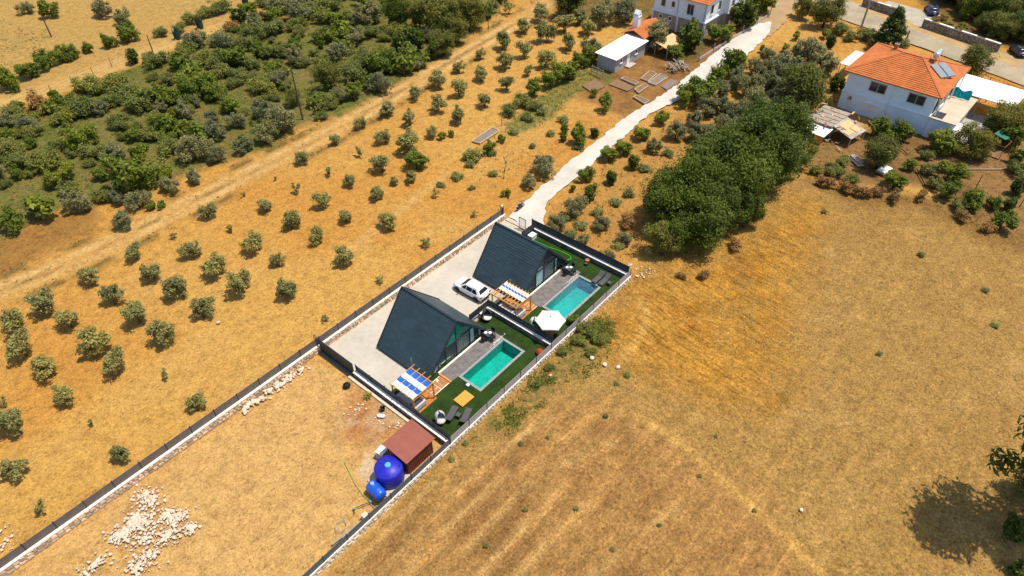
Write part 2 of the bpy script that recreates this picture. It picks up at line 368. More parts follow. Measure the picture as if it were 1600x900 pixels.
m_ = np.clip(1.2 - np.abs(d_ - 2.9) / .8, 0, 1) * np.clip((n3 - .42) * 6, 0, 1); paint(m_, S(128, 106, 60, .50), .9); weedw += m_ * .38; m_ = np.clip(1.2 - d_ / .5, 0, 1) * np.clip((n3 - .42) * 6, 0, 1); paint(m_, S(160, 126, 72, .50), .7); weedw += m_ * .2
d_ = polydist(GX, GY, TRACKUL); paint(np.clip(1.5 - d_ / 2.2, 0, 1), S(232, 190, 116, .50), .9)
d_ = polydist(GX, GY, PATHO); paint(np.clip(1.2 - d_ / .9, 0, 1), S(238, 192, 118, .52), .55)
fm = soft(GX, GY, FIELD, .8, 5, .6, 7)
paint(fm, S(192, 150, 84, .51)); paint(fm * np.clip((n2 - .47) * 4, 0, 1), S(180, 137, 73, .51), .5); paint(fm * np.clip((n3 - .55) * 4, 0, 1), S(210, 168, 100, .50), .7); straww += fm * .45
bm_ = soft(GX, GY, BROWNFIELD, 3, 9, 2, 8) * fm; bm_0 = bm_; paint(bm_, S(194, 146, 86, .52), .85); straww -= bm_ * .28
paint(bm_ * np.clip((n3 - .52) * 5, 0, 1), S(172, 126, 72, .51), .5)
m_ = soft(GX, GY, STRAW, 3, 9, 3, 9) * fm; st_m = m_; paint(m_, S(214, 156, 62, .50), .85); paint(m_ * np.clip((n3 - .5) * 5, 0, 1), S(188, 128, 46, .50), .7); straww += m_ * .55
for st in STREAKS:
    d_ = polydist(GX, GY, st); paint(np.clip(1.2 - d_ / .40, 0, 1) * np.clip(n3 * 4 - 1.2, 0, 1), S(226, 184, 116, .54), .6)
    paint(np.clip(1 - np.abs(d_ - 1.5) / .9, 0, 1) * np.clip(n3 * 4 - 1.4, 0, 1), S(158, 116, 66, .50), .5)
for st in (PATHF, PATHF2):
    d_ = polydist(GX, GY, st); paint(np.clip(1.3 - d_ / .55, 0, 1), S(228, 178, 98, .52), .7); straww -= np.clip(1.4 - d_ / .7, 0, 1) * .6
m_ = soft(GX, GY, WEEDSTRIP, 2.2, 4, 1.2, 10); paint(m_, S(168, 138, 74, .48), .6); weedw += m_ * .48
m_ = soft(GX, GY, PLOT, .5, 4, .4, 20); paint(m_, S(233, 185, 114, .53)); paint(m_ * np.clip((n3 - .5) * 4, 0, 1), S(222, 172, 104, .52), .6)
m_ = m_ * soft(GX, GY, PLOT_RED, 2, 4, 1.5, 21); paint(m_, S(206, 140, 84, .50), .8); paint(m_ * np.clip((n3 - .5) * 5, 0, 1), S(226, 190, 150, .52), .8)
paint(soft(GX, GY, PLOT_WHITE, .6, 2, .4, 22), S(238, 208, 172, .55), .9)
m_ = soft(GX, GY, [(63.6, -6.28), (64.37, -12.61), (69.12, -20.23), (69.9, -32.2), (68.28, -35.29), (64.82, -35.88), (63.82, -29.91), (64.8, -20.69), (61.4, -13.68), (60.84, -7.86)], 2, 5, 1.2, 34); paint(m_, S(150, 112, 62, .5), .7); weedw += m_ * .12; straww += m_ * .5
m_ = soft(GX, GY, GARDEN, 2, 7, 1.2, 23); paint(m_, S(172, 130, 80, .50)); paint(m_ * np.clip((n2 - .5) * 4, 0, 1), S(140, 104, 66, .50), .8); weedw += m_ * .15; straww -= m_
m_ = soft(GX, GY, [(45.49, 33.53), (50.51, 35.22), (61.47, 37.42), (69.08, 37.74), (77.26, 33.91), (70.92, 29.69), (62.08, 31.29), (49.93, 29.66), (44.66, 31.56)], 1.5, 5, .8, 31); paint(m_, S(150, 140, 74, .48), .6); weedw += m_ * .55
m_ = soft(GX, GY, [(31.74, 32.23), (39.6, 33.39), (47.45, 32.66), (53.64, 25.17), (51.64, 20.24), (38.86, 18.7), (32.17, 22.07)], 3, 6, 1.5, 32); weedw += m_ * .12
m_ = soft(GX, GY, HUTYARD, 1.2, 5, .8, 24); paint(m_, S(176, 128, 74, .50), .9); paint(m_ * np.clip((n3 - .5) * 5, 0, 1), S(140, 100, 60, .50), .7)
for pl in (FARGREEN, FARGREEN2):
    m_ = soft(GX, GY, pl, 2, 7, 1.5, 25); paint(m_, S(120, 100, 58, .48), .8); weedw += m_ * .3
for st in STREAKS[:1]: pass
RUB1 = [(-20.69, 18), (-19.2, 16.49), (-19.98, 15.08), (-18.38, 11.35), (-19.3, 9.83), (-21.91, 12.11), (-24.21, 14.87), (-23.44, 16.97)]
m_ = soft(GX, GY, RUB1, 1, 3, .5, 27); paint(m_, S(214, 170, 112, .5), .6); straww -= m_
# heights: never above zero so that paved sheets lie clear of it
hz = -.03 - .22 * n2 * np.clip((np.abs(GX - 15) - 18) / 6 + np.clip((np.abs(GY - 10) - 12) / 6, 0, 1), 0, 1) - .05 * n3
hz -= .10 * fm * n3
hz -= 1.7 * ((GX > .9) & (GX < 28.6) & (GY > 1.0) & (GY < 8.4))
gv = np.stack([GX, GY, hz], -1).reshape(-1, 3)
nx, ny = GX.shape; idx = np.arange(nx * ny).reshape(nx, ny)
gf = np.stack([idx[:-1, :-1], idx[1:, :-1], idx[1:, 1:], idx[:-1, 1:]], -1).reshape(-1, 4)
furrow = np.clip(bm_0 + .30 * fm, 0, 1); swirl = st_m
m, nt, p = mat_new('ground_soil'); v = coords(nt)
at = N(nt, "ShaderNodeAttribute", attribute_name="tone"); wd = N(nt, "ShaderNodeAttribute", attribute_name="weed")
f1 = noise(nt, .9, 6, v, .7); f2 = noise(nt, 3.6, 6, v, .8); f3 = noise(nt, 9, 4, v, .8)
col = mixc(nt, 1.0, at.outputs["Color"], ramp(nt, f1, [(.30, (.74, .70, .66)), (.5, (1, 1, 1)), (.72, (1.20, 1.19, 1.17))]), 'MULTIPLY')
col = mixc(nt, 1.0, col, ramp(nt, f2, [(.30, (.45, .42, .40)), (.45, (.97, .97, .96)), (.60, (1.08, 1.08, 1.06)), (.74, (1.45, 1.42, 1.36))]), 'MULTIPLY')
col = mixc(nt, 1.0, col, ramp(nt, f3, [(.32, (.66, .63, .60)), (.5, (1, 1, 1)), (.68, (1.28, 1.28, 1.26))]), 'MULTIPLY')
def lines(angle, along, across, seed, dist=0.0):
    a = N(nt, "ShaderNodeMapping"); a.inputs["Rotation"].default_value = (0, 0, -R(angle)); nt.links.new(v, a.inputs["Vector"])
    b_ = N(nt, "ShaderNodeMapping"); b_.inputs["Scale"].default_value = (along, across, 1); b_.inputs["Location"].default_value = (seed, seed, 0); nt.links.new(a.outputs[0], b_.inputs["Vector"])
    n = N(nt, "ShaderNodeTexNoise"); n.inputs["Scale"].default_value = 1; n.inputs["Detail"].default_value = 5; n.inputs["Roughness"].default_value = .65; n.inputs["Distortion"].default_value = dist
    nt.links.new(b_.outputs[0], n.inputs["Vector"]); return n.outputs["Fac"]
fa = N(nt, "ShaderNodeAttribute", attribute_name="furrow"); sa = N(nt, "ShaderNodeAttribute", attribute_name="swirl")
ln = ramp(nt, lines(-2.7, .07, .95, 3), [(.34, (.80, .77, .74)), (.47, (.98, .98, .98)), (.55, (1.10, 1.10, 1.09)), (.63, (1.42, 1.40, 1.34))])
col = mixc(nt, fa.outputs["Fac"], col, mixc(nt, 1.0, col, ln, 'MULTIPLY'))
sw = ramp(nt, lines(-96.5, .28, 1.6, 9, 1.6), [(.36, (.58, .54, .48)), (.48, (.98, .97, .94)), (.58, (1.14, 1.13, 1.08)), (.68, (1.38, 1.34, 1.22))])
col = mixc(nt, sa.outputs["Fac"], col, mixc(nt, 1.0, col, sw, 'MULTIPLY'))
f5 = noise(nt, 5.2, 1, v, .5); f4 = noise(nt, 2.2, 8, v, .9); ra = N(nt, "ShaderNodeAttribute", attribute_name="rough")
gr = mixc(nt, 1.0, ramp(nt, f5, [(.28, (.68, .65, .61)), (.45, (.97, .96, .95)), (.58, (1.06, 1.06, 1.05)), (.72, (1.34, 1.32, 1.26))]), ramp(nt, f4, [(.36, (.56, .52, .48)), (.45, (.97, .96, .95)), (.55, (1.03, 1.03, 1.02)), (.64, (1.50, 1.47, 1.40))]), 'MULTIPLY')
col = mixc(nt, ra.outputs["Fac"], col, mixc(nt, 1.0, col, gr, 'MULTIPLY'))
wf = mth(nt, 'SUBTRACT', mth(nt, 'ADD', wd.outputs["Fac"], mth(nt, 'MULTIPLY', noise(nt, 1.3, 5, v, .7), 1.3)), 1.05)
wf = mth(nt, 'MULTIPLY', wf, 4.0, True)
col = mixc(nt, mth(nt, 'MULTIPLY', wf, .85), col, ramp(nt, f2, [(.35, (.040, .070, .014)), (.7, (.130, .155, .040))]))
nt.links.new(col, p.inputs["Base Color"]); p.inputs["Roughness"].default_value = .97; p.inputs["Specular IOR Level"].default_value = .1
bump(nt, p, mth(nt, 'ADD', f2, mth(nt, 'MULTIPLY', f3, .5)), .55, .12)
gme = np_mesh("ground", gv, gf, m, True)
ca = gme.color_attributes.new("tone", 'FLOAT_COLOR', 'POINT'); ca.data.foreach_set("color", np.concatenate([c.reshape(-1, 3), np.ones((nx * ny, 1))], 1).astype(np.float32).ravel())
for nm_, ar_ in (("furrow", furrow * .75), ("swirl", swirl), ("rough", .42 + .5 * fm)):
    t_ = gme.attributes.new(nm_, 'FLOAT', 'POINT'); t_.data.foreach_set("value", np.clip(ar_, 0, 1).astype(np.float32).ravel())
wa = gme.attributes.new("weed", 'FLOAT', 'POINT'); wa.data.foreach_set("value", np.clip(weedw, 0, 1).astype(np.float32).ravel())
ground = tag(link("ground", gme), kind='structure')
def sample(arr, x, y):
    i = np.clip(np.searchsorted(axx, x) - 1, 0, nx - 2); j = np.clip(np.searchsorted(axy, y) - 1, 0, ny - 2); return arr[i, j]

# paved sheets with ragged edges
def sheet(name, poly, z, mat, jag=0.0, step=1.0, thick=.06, seed=5, holes=()):
    r = random.Random(seed); pts = []
    for (x0, y0), (x1, y1) in zip(poly, poly[1:] + poly[:1]):
        n = max(1, int(math.hypot(x1 - x0, y1 - y0) / step)) if jag else 1
        for i in range(n):
            t = i / n; pts.append((x0 + (x1 - x0) * t + r.uniform(-jag, jag), y0 + (y1 - y0) * t + r.uniform(-jag, jag)))
    o = MB().prism(pts, z - thick, z).build(name, mat); return tag(o, kind='structure')
sheet("white_track", [(29.75, 18.35), (31.0, 18.55), (36.5, 19.4), (48, 20.4), (61, 21.1), (76, 20.6), (89, 21.6), (107.6, 22.4), (112, 20.3), (106.2, 18.0), (96.5, 17.0), (87.8, 17.0), (72, 17.7), (63.9, 18.9), (53.4, 17.9), (43, 17.3), (35, 16.6), (31.7, 14.2), (29.75, 14.0)], .02, M['white_track'], .22, .8)
sheet("dirt_lane", [(104, 22.6), (108, 23.2), (115.4, 23.6), (124, 24.5), (127, 20.5), (118.5, 18.6), (107, 17.4), (103, 17.6)], .008, matte('lane', S(214, 176, 126, .5), .15, .5, .95, .5, scale2=6), .25, .8)
sheet("road", [(136, 62), (128, 62), (126.2, 24.5), (121.5, 9), (120.2, 2), (114.1, -18.5), (109.5, -34), (104, -60), (118, -60), (124.2, -20), (127.6, -6), (130.2, 3), (133.5, 14), (135, 30)], .016, M['road'], .15, 1.2)
sheet("road_verge", [(132.4, 8), (130.4, 1.8), (127.5, -3.4), (123.8, -17.2), (122.8, -22), (119.3, -22), (121.7, -12.8), (125.2, -3.1), (128.6, 8)], .030, matte('verge', S(222, 182, 122, .5), .2, .5, .95, .5, scale2=6), .18, .8)
sheet("road_edge_line", [(125.0, -3.1), (121.5, -12.8), (118.2, -22.8), (118.45, -22.9), (121.75, -12.9), (125.25, -3.2)], .034, matte('edge_line', S(225, 200, 160, .55), .15, 1, .9, .1), .05, 1.0, .02)
sheet("house_driveway", [(129.6, 1.8), (131.2, 8), (138, 6), (136, -5.5), (127.7, -3.2)], .024, matte('drive', (.36, .31, .23), .2, .6, .95, .3), .1, 1)

# ---------------------------------------------------------------- walls and fences
def stone_facing(parent, a, b, z0, z1, face, mat, w=.42, h=.3, seed=1, name='stone_facing', proud=.06):
    """irregular masonry stones standing proud of a wall face; a,b the face line, face = outward normal"""
    r = random.Random(seed); mb = MB(); a = Vector((*a, 0)); b = Vector((*b, 0)); L = (b - a).length; d = (b - a) / L; n = Vector((*face, 0))
    z = z0
    while z < z1 - .05:
        hh = min(h * r.uniform(.75, 1.3), z1 - z); s = -r.uniform(0, w)
        while s < L:
            ww = w * r.uniform(.6, 1.5); e = min(s + ww, L); s0 = max(s, 0)
            if e - s0 > .08:
                g = .025; pr = proud * r.uniform(.4, 1.3)
                q = [(s0 + g, z + g), (e - g, z + g + r.uniform(0, .05)), (e - g - r.uniform(0, .06), z + hh - g - r.uniform(0, .06)), (s0 + g + r.uniform(0, .06), z + hh - g)]
                cx = sum(u for u, _ in q) / 4; cz = sum(u for _, u in q) / 4
                back = [a + d * u + Vector((0, 0, k)) - n * .02 for u, k in q]
                front = [a + d * (cx + (u - cx) * .8) + Vector((0, 0, cz + (k - cz) * .8)) + n * pr for u, k in q]
                mb.add(back + front, [(0, 1, 5, 4), (1, 2, 6, 5), (2, 3, 7, 6), (3, 0, 4, 7), (4, 5, 6, 7)])
            s += ww
        z += hh
    return tag(mb.build(name, mat, parent), kind='stuff')
_panel = {}
def fence(parent, a, b, z0, z1, step, mat, slats=8, post=.07, postmat=None, over=.0):
    a = Vector((*a, 0)); b = Vector((*b, 0)); L = (b - a).length; n = max(1, round(L / step)); st = L / n; ang = math.atan2(b.y - a.y, b.x - a.x)
    key = (round(st, 3), round(z1 - z0, 2), slats, mat.name)
    if key not in _panel:
        mb = MB(); hh = (z1 - z0) / slats
        for i in range(slats): mb.box(post / 2 + .003, st - post / 2 - .003, -.012 - .008 * (i % 2), .012 - .008 * (i % 2), hh * i + .002, hh * (i + 1) - .002)
        pm = MB().box(-post / 2, post / 2, -post / 2, post / 2, -.25, z1 - z0 + .04).box(-post / 2 - .015, post / 2 + .015, -post / 2 - .015, post / 2 + .015, z1 - z0 + .04, z1 - z0 + .06)
        _panel[key] = (mb.mesh('fence_panel', mat), pm.mesh('fence_post', postmat or M['metal_dark']))
    pa, po = _panel[key]
    for i in range(n + 1):
        q = a.lerp(b, i / n)
        link('fence_post', po, parent, (q.x, q.y, z0), ang)
        if i < n: link('fence_panel', pa, parent, (q.x, q.y, z0), ang)
# long wall on the orchard side
w = empty('boundary_wall', (0, 0, 0), 0, 'long rubble stone wall with pale coping and grey mesh fence beside the olive orchard', 'wall')
MB().box(-48, 29.2, 18.46, 18.80, -.4, .72).build('wall_core', M['mortar'], w)
MB().box(-48, 29.2, 18.43, 18.82, .72, .82).build('coping', M['cap'], w)
stone_facing(w, (-48, 18.46), (29.2, 18.46), -.05, .72, (0, -1), M['stone_warm'], .44, .28, 2)
fence(w, (-47.8, 18.70), (29.0, 18.70), .82, 1.72, 2.4, M['fence_mesh'])
# wall on the field side
w = empty('boundary_wall', (0, 0, 0), 0, 'long low pale stone wall with grey slatted fence beside the dry grass field', 'wall')
MB().box(-40, 29.6, .02, .34, -.5, .50).build('wall_core', M['mortar'], w)
MB().box(-40, 29.6, .0, .38, .50, .58).build('coping', M['cap'], w)
stone_facing(w, (-40, .02), (29.6, .02), -.35, .50, (0, -1), M['stone_pale'], .5, .3, 3)
fence(w, (-40, .10), (-.1, .10), .58, 1.38, 2.4, matte('fence_blue_grey', (.075, .095, .105), .1, 3, .45, .05)); fence(w, (.0, .10), (29.5, .10), .58, 1.52, 2.4, M['fence_grey'])
# front wall of the first garden
w = empty('garden_wall', (0, 0, 0), 0, 'dark stone wall with white coping and black fence facing the bare plot', 'wall')
MB().box(-.16, .26, .40, 13.2, -.4, .60).build('wall_core', M['dark_mortar'], w)
MB().box(-.21, .30, .40, 13.2, .60, .68).build('coping', M['cap'], w)
stone_facing(w, (-.16, .40), (-.16, 13.2), -.05, .60, (-1, 0), M['stone_dark'], .45, .28, 4)
fence(w, (.20, .45), (.20, 13.1), .68, 1.50, 2.1, M['fence_dark'])
tag(MB().box(-.62, -.34, 4.6, 13.6, -.2, .10).build('kerb', M['stone_pale']), 'narrow pale concrete kerb along the foot of the dark garden wall', 'kerb')
# wall between the gardens
w = empty('garden_wall', (0, 0, 0), 0, 'low garden wall with white coping and dark fence between the two pools', 'wall')
MB().box(15.16, 15.50, .42, 9.3, -.2, .62).build('wall_core', M['dark_mortar'], w)
MB().box(15.12, 15.54, .42, 9.3, .62, .70).build('coping', M['cap'], w)
MB().box(13.9, 15.16, 9.02, 9.3, -.2, .62).build('wall_core', M['mortar'], w)
MB().box(13.9, 15.12, 8.92, 9.34, .62, .70).build('coping', M['cap'], w)
stone_facing(w, (15.16, .42), (15.16, 9.0), -.0, .62, (-1, 0), M['stone_dark'], .4, .26, 5); stone_facing(w, (13.9, 9.02), (15.06, 9.02), 0, .62, (0, -1), M['stone_pale'], .4, .26, 6)
fence(w, (15.48, .5), (15.48, 9.2), .70, 1.55, 2.1, M['fence_dark']); fence(w, (12.4, 9.16), (15.3, 9.16), .70, 1.62, 1.5, M['fence_dark'])
# rear wall
w = empty('garden_wall', (0, 0, 0), 0, 'stone wall with white coping and black fence behind the loungers of the far pool', 'wall')
MB().box(29.24, 29.65, .42, 14.6, -.3, .66).build('wall_core', M['dark_mortar'], w)
MB().box(29.20, 29.69, .42, 14.6, .66, .74).build('coping', M['cap'], w)
stone_facing(w, (29.24, .42), (29.24, 14.6), 0, .66, (-1, 0), M['stone_dark'], .45, .28, 7)
fence(w, (29.62, .45), (29.62, 14.5), .74, 1.70, 2.1, M['fence_dark'])
# sliding gate
gt = empty('sliding_gate', (0, 0, 0), 0, 'tall black sheet metal sliding gate closing the pale concrete yard', 'gate')
for i in range(7): MB().box(-.06, -.03 + .004 * (i % 2), 13.3 + .72 * i, 13.3 + .72 * (i + 1) - .006, .10, 1.72).build('gate_panel', M['fence_dark'], gt)
MB().box(-.08, .0, 13.3, 18.34, 1.72, 1.80).box(-.08, .0, 13.3, 18.34, .02, .10).box(-.08, 0, 13.22, 13.3, .02, 1.8).box(-.08, 0, 18.34, 18.42, .02, 1.8).build('gate_frame', M['metal_dark'], gt)
MB().box(-.35, -.09, 13.5, 18.3, .0, .14).build('gate_rail', matte('rail', (.12, .12, .13), .2, 3, .6, .1), gt)
gp = empty('gate_post', (0, 0, 0), 0, 'black lattice gate post at the orchard end of the sliding gate', 'post')
for (x, y) in ((-.15, 18.62), (.0, 18.62), (-.15, 19.0), (.0, 19.0)): MB().box(x - .025, x + .025, y - .025, y + .025, 0, 2.0).build('upright', M['metal_dark'], gp)
for k in range(7): MB().bar((-.075, 18.62, .1 + .27 * k), (-.075, 19.0, .3 + .27 * k), .03, .03).build('brace', M['metal_dark'], gp)
gp = empty('gate_post', (28.9, 18.75, 0), 0, 'dark green lattice post with a white lamp at the rear entrance', 'post')
for (x, y) in ((-.12, -.12), (.12, -.12), (-.12, .12), (.12, .12)): MB().box(x - .03, x + .03, y - .03, y + .03, 0, 2.0).build('upright', M['metal_dark'], gp)
for k in range(6): MB().bar((-.12, -.12, .1 + .3 * k), (.12, -.12, .38 + .3 * k), .03, .03).build('brace', M['metal_dark'], gp)
MB().lathe([(.0, 2.0), (.10, 2.02), (.13, 2.12), (.09, 2.22), (0, 2.24)], 12).build('lamp_globe', M['white_gloss'], gp)
gp = empty('pedestrian_gate', (28.9, 14.9, 0), 0, 'open dark metal mesh gate leaf beside the rear corner of the far garden', 'gate')
MB().box(-.03, .03, 0, .06, 0, 1.75).box(-.03, .03, 1.04, 1.1, 0, 1.75).box(-.03, .03, .06, 1.04, 1.69, 1.75).box(-.03, .03, .06, 1.04, .05, .11).build('gate_frame', M['metal_dark'], gp)
mb = MB()
for k in range(9): mb.box(-.01, .01, .06, 1.04, .2 + .17 * k, .215 + .17 * k)
for k in range(6): mb.box(-.012, .008, .16 + .15 * k, .175 + .15 * k, .11, 1.69)
mb.build('mesh_infill', M['fence_grey'], gp)
gs = empty('side_fence', (0, 0, 0), 0, 'short dark metal fence between the far house and the rear corner', 'fence')
fence(gs, (26.9, 13.9), (29.3, 13.9), .0, 1.6, 1.2, M['fence_dark'])
tag(MB().box(29.0, 29.1, 14.7, 18.6, .0, .05).build('gate_track', M['rust']), 'rusty sliding gate rail set across the rear driveway', 'rail')
# paving, turf
sheet("concrete_yard", [(.0, 18.46), (29.7, 18.46), (29.7, 13.0), (28.0, 9.2), (0, 9.2)], .012, M['concrete'])
sheet("concrete_apron", [(.24, 9.2), (4.0, 9.2), (4.0, 7.0), (.24, 7.0)], .012, M['concrete'])
def ring(name, X0, X1, Y0, Y1, holes, z, mat):
    xs = sorted({X0, X1, *[h[0] for h in holes], *[h[1] for h in holes]}); ys = sorted({Y0, Y1, *[h[2] for h in holes], *[h[3] for h in holes]})
    mb = MB()
    for a, b in zip(xs, xs[1:]):
        for d, e in zip(ys, ys[1:]):
            if any(h[0] <= (a + b) / 2 <= h[1] and h[2] <= (d + e) / 2 <= h[3] for h in holes): continue
            mb.add([(a, d, z), (b, d, z), (b, e, z), (a, e, z)], [(0, 1, 2, 3)])
    return tag(mb.build(name, mat), kind='structure')
POOLS = ((6.66, 13.02, 2.52, 5.0, 'pool_tile'), (19.75, 26.2, 2.05, 4.82, 'pool_tile_blue'))
ring("artificial_turf", .24, 15.28, .38, 9.0, [(6.66, 13.02, 2.52, 5.0)], .030, M['turf'])
ring("artificial_turf", 15.6, 29.34, .38, 9.2, [(19.75, 26.2, 2.05, 4.82)], .030, M['turf'])
sheet("artificial_turf", [(27.3, 9.2), (29.34, 9.2), (29.34, 13.6), (27.3, 13.6)], .030, M['turf'])
# ---------------------------------------------------------------- pools and decks
m, nt, p = mat_new('pool_water'); v = coords(nt)
h1 = noise(nt, 2.2, 4, v, .6); h2 = noise(nt, 7, 3, v, .6)
gl = N(nt, "ShaderNodeBsdfGlossy"); gl.inputs["Roughness"].default_value = .06; gl.inputs["Color"].default_value = (.45, .5, .5, 1)
b = N(nt, "ShaderNodeBump"); b.inputs["Strength"].default_value = .5; b.inputs["Distance"].default_value = .04
nt.links.new(mth(nt, 'ADD', h1, mth(nt, 'MULTIPLY', h2, .4)), b.inputs["Height"]); nt.links.new(b.outputs[0], gl.inputs["Normal"])
tr = N(nt, "ShaderNodeBsdfTransparent"); nt.links.new(ramp(nt, mth(nt, 'ADD', mth(nt, 'MULTIPLY', h1, .6), mth(nt, 'MULTIPLY', h2, .4)), [(.36, (.46, .84, .78)), (.48, (.62, .93, .88)), (.56, (.74, .97, .93)), (.62, (1, 1, 1))]), tr.inputs["Color"])  # noise paints a rippling light pattern into the water tint
fr = N(nt, "ShaderNodeFresnel"); fr.inputs["IOR"].default_value = 1.33; nt.links.new(b.outputs[0], fr.inputs["Normal"])
mx = N(nt, "ShaderNodeMixShader"); nt.links.new(fr.outputs[0], mx.inputs[0]); nt.links.new(tr.outputs[0], mx.inputs[1]); nt.links.new(gl.outputs[0], mx.inputs[2])
nt.links.new(mx.outputs[0], nt.nodes["Material Output"].inputs["Surface"]); M['water'] = m
LP = ["turquoise swimming pool in the nearer garden with the orange mat beside it", "turquoise swimming pool in the far garden beside the white parasol"]
for k, (X0, X1, Y0, Y1, tl) in enumerate(POOLS):
    pl = empty('swimming_pool', ((X0 + X1) / 2, (Y0 + Y1) / 2, 0), 0, LP[k], 'pool', 'garden swimming pools')
    cx, cy = (X0 + X1) / 2, (Y0 + Y1) / 2; hx, hy = (X1 - X0) / 2, (Y1 - Y0) / 2
    mb = MB(); Z = -1.35
    mb.add([(-hx, -hy, Z), (hx, -hy, Z), (hx, hy, Z), (-hx, hy, Z), (-hx, -hy, .03), (hx, -hy, .03), (hx, hy, .03), (-hx, hy, .03)], [(0, 1, 2, 3), (0, 4, 5, 1), (1, 5, 6, 2), (2, 6, 7, 3), (3, 7, 4, 0)])
    mb.build('basin', M[tl], pl)
    w = .24; mb = MB(); r_ = random.Random(k)
    def strip(a, bb, horizontal, fixed0, fixed1):
        n = max(1, round((bb - a) / .3))
        for i in range(n):
            s0 = a + (bb - a) * i / n + .006; s1 = a + (bb - a) * (i + 1) / n - .006; z = .075 + r_.uniform(-.006, .006)
            (mb.box(s0, s1, fixed0, fixed1, -.12, z) if horizontal else mb.box(fixed0, fixed1, s0, s1, -.12, z))
    strip(-hx - w, hx + w, True, -hy - w, -hy + .02); strip(-hx - w, hx + w, True, hy - .02, hy + w); strip(-hy + .02, hy - .02, False, -hx - w, -hx + .02); strip(-hy + .02, hy - .02, False, hx - .02, hx + w)
    tag(mb.build('coping', M['coping'], pl), kind='stuff')
    MB().add([(-hx + .02, -hy + .02, -.06), (hx - .02, -hy + .02, -.06), (hx - .02, hy - .02, -.06), (-hx + .02, hy - .02, -.06)], [(0, 1, 2, 3)]).build('water', M['water'], pl)
tag(MB().box(6.1, 6.38, 3.62, 3.95, .03, .12).build('skimmer_lid', M['white_gloss']), 'small white skimmer box at the corner of the nearer pool', 'pool box')
PLANKS = {}
for k, (X0, X1, Y0, Y1) in enumerate(((5.55, 13.3, 5.28, 7.14), (19.35, 26.9, 5.10, 7.14))):
    dk = empty('pool_deck', (X0, Y0, 0), 0, ["grey board pool deck in front of the nearer glass gable", "grey board pool deck in front of the far glass gable"][k], 'deck', 'grey pool decks')
    n = 12; st = (Y1 - Y0) / n
    for i in range(n):
        off = [0, .5, .25][i % 3]; cuts = [0] + [c_ for c_ in (off * 2.6 + .9, off * 2.6 + 3.5, off * 2.6 + 6.1) if c_ < X1 - X0 - .3] + [X1 - X0]
        for a, b_ in zip(cuts, cuts[1:]):
            MB().box(a + .005, b_ - .005, i * st + .005, (i + 1) * st - .005, -.02, .085 + rnd.uniform(-.006, .006)).build('deck_board', M['deck'], dk)
# pebble corner
for (cx, cy, n, wx, wy) in ((12.55, 5.38, 110, .9, .22), (25.4, 5.2, 90, 1.0, .16)):
    mb = MB()
    for i in range(n):
        x, y, r = cx + rnd.gauss(0, wx * .5), cy + rnd.gauss(0, wy * .5), rnd.uniform(.03, .08)
        mb.lathe([(r, 0), (r * .8, r * .5), (0, r * .7)], 5, (x, y, .085))
    tag(mb.build('pebbles', M['pebble']), kind='stuff')

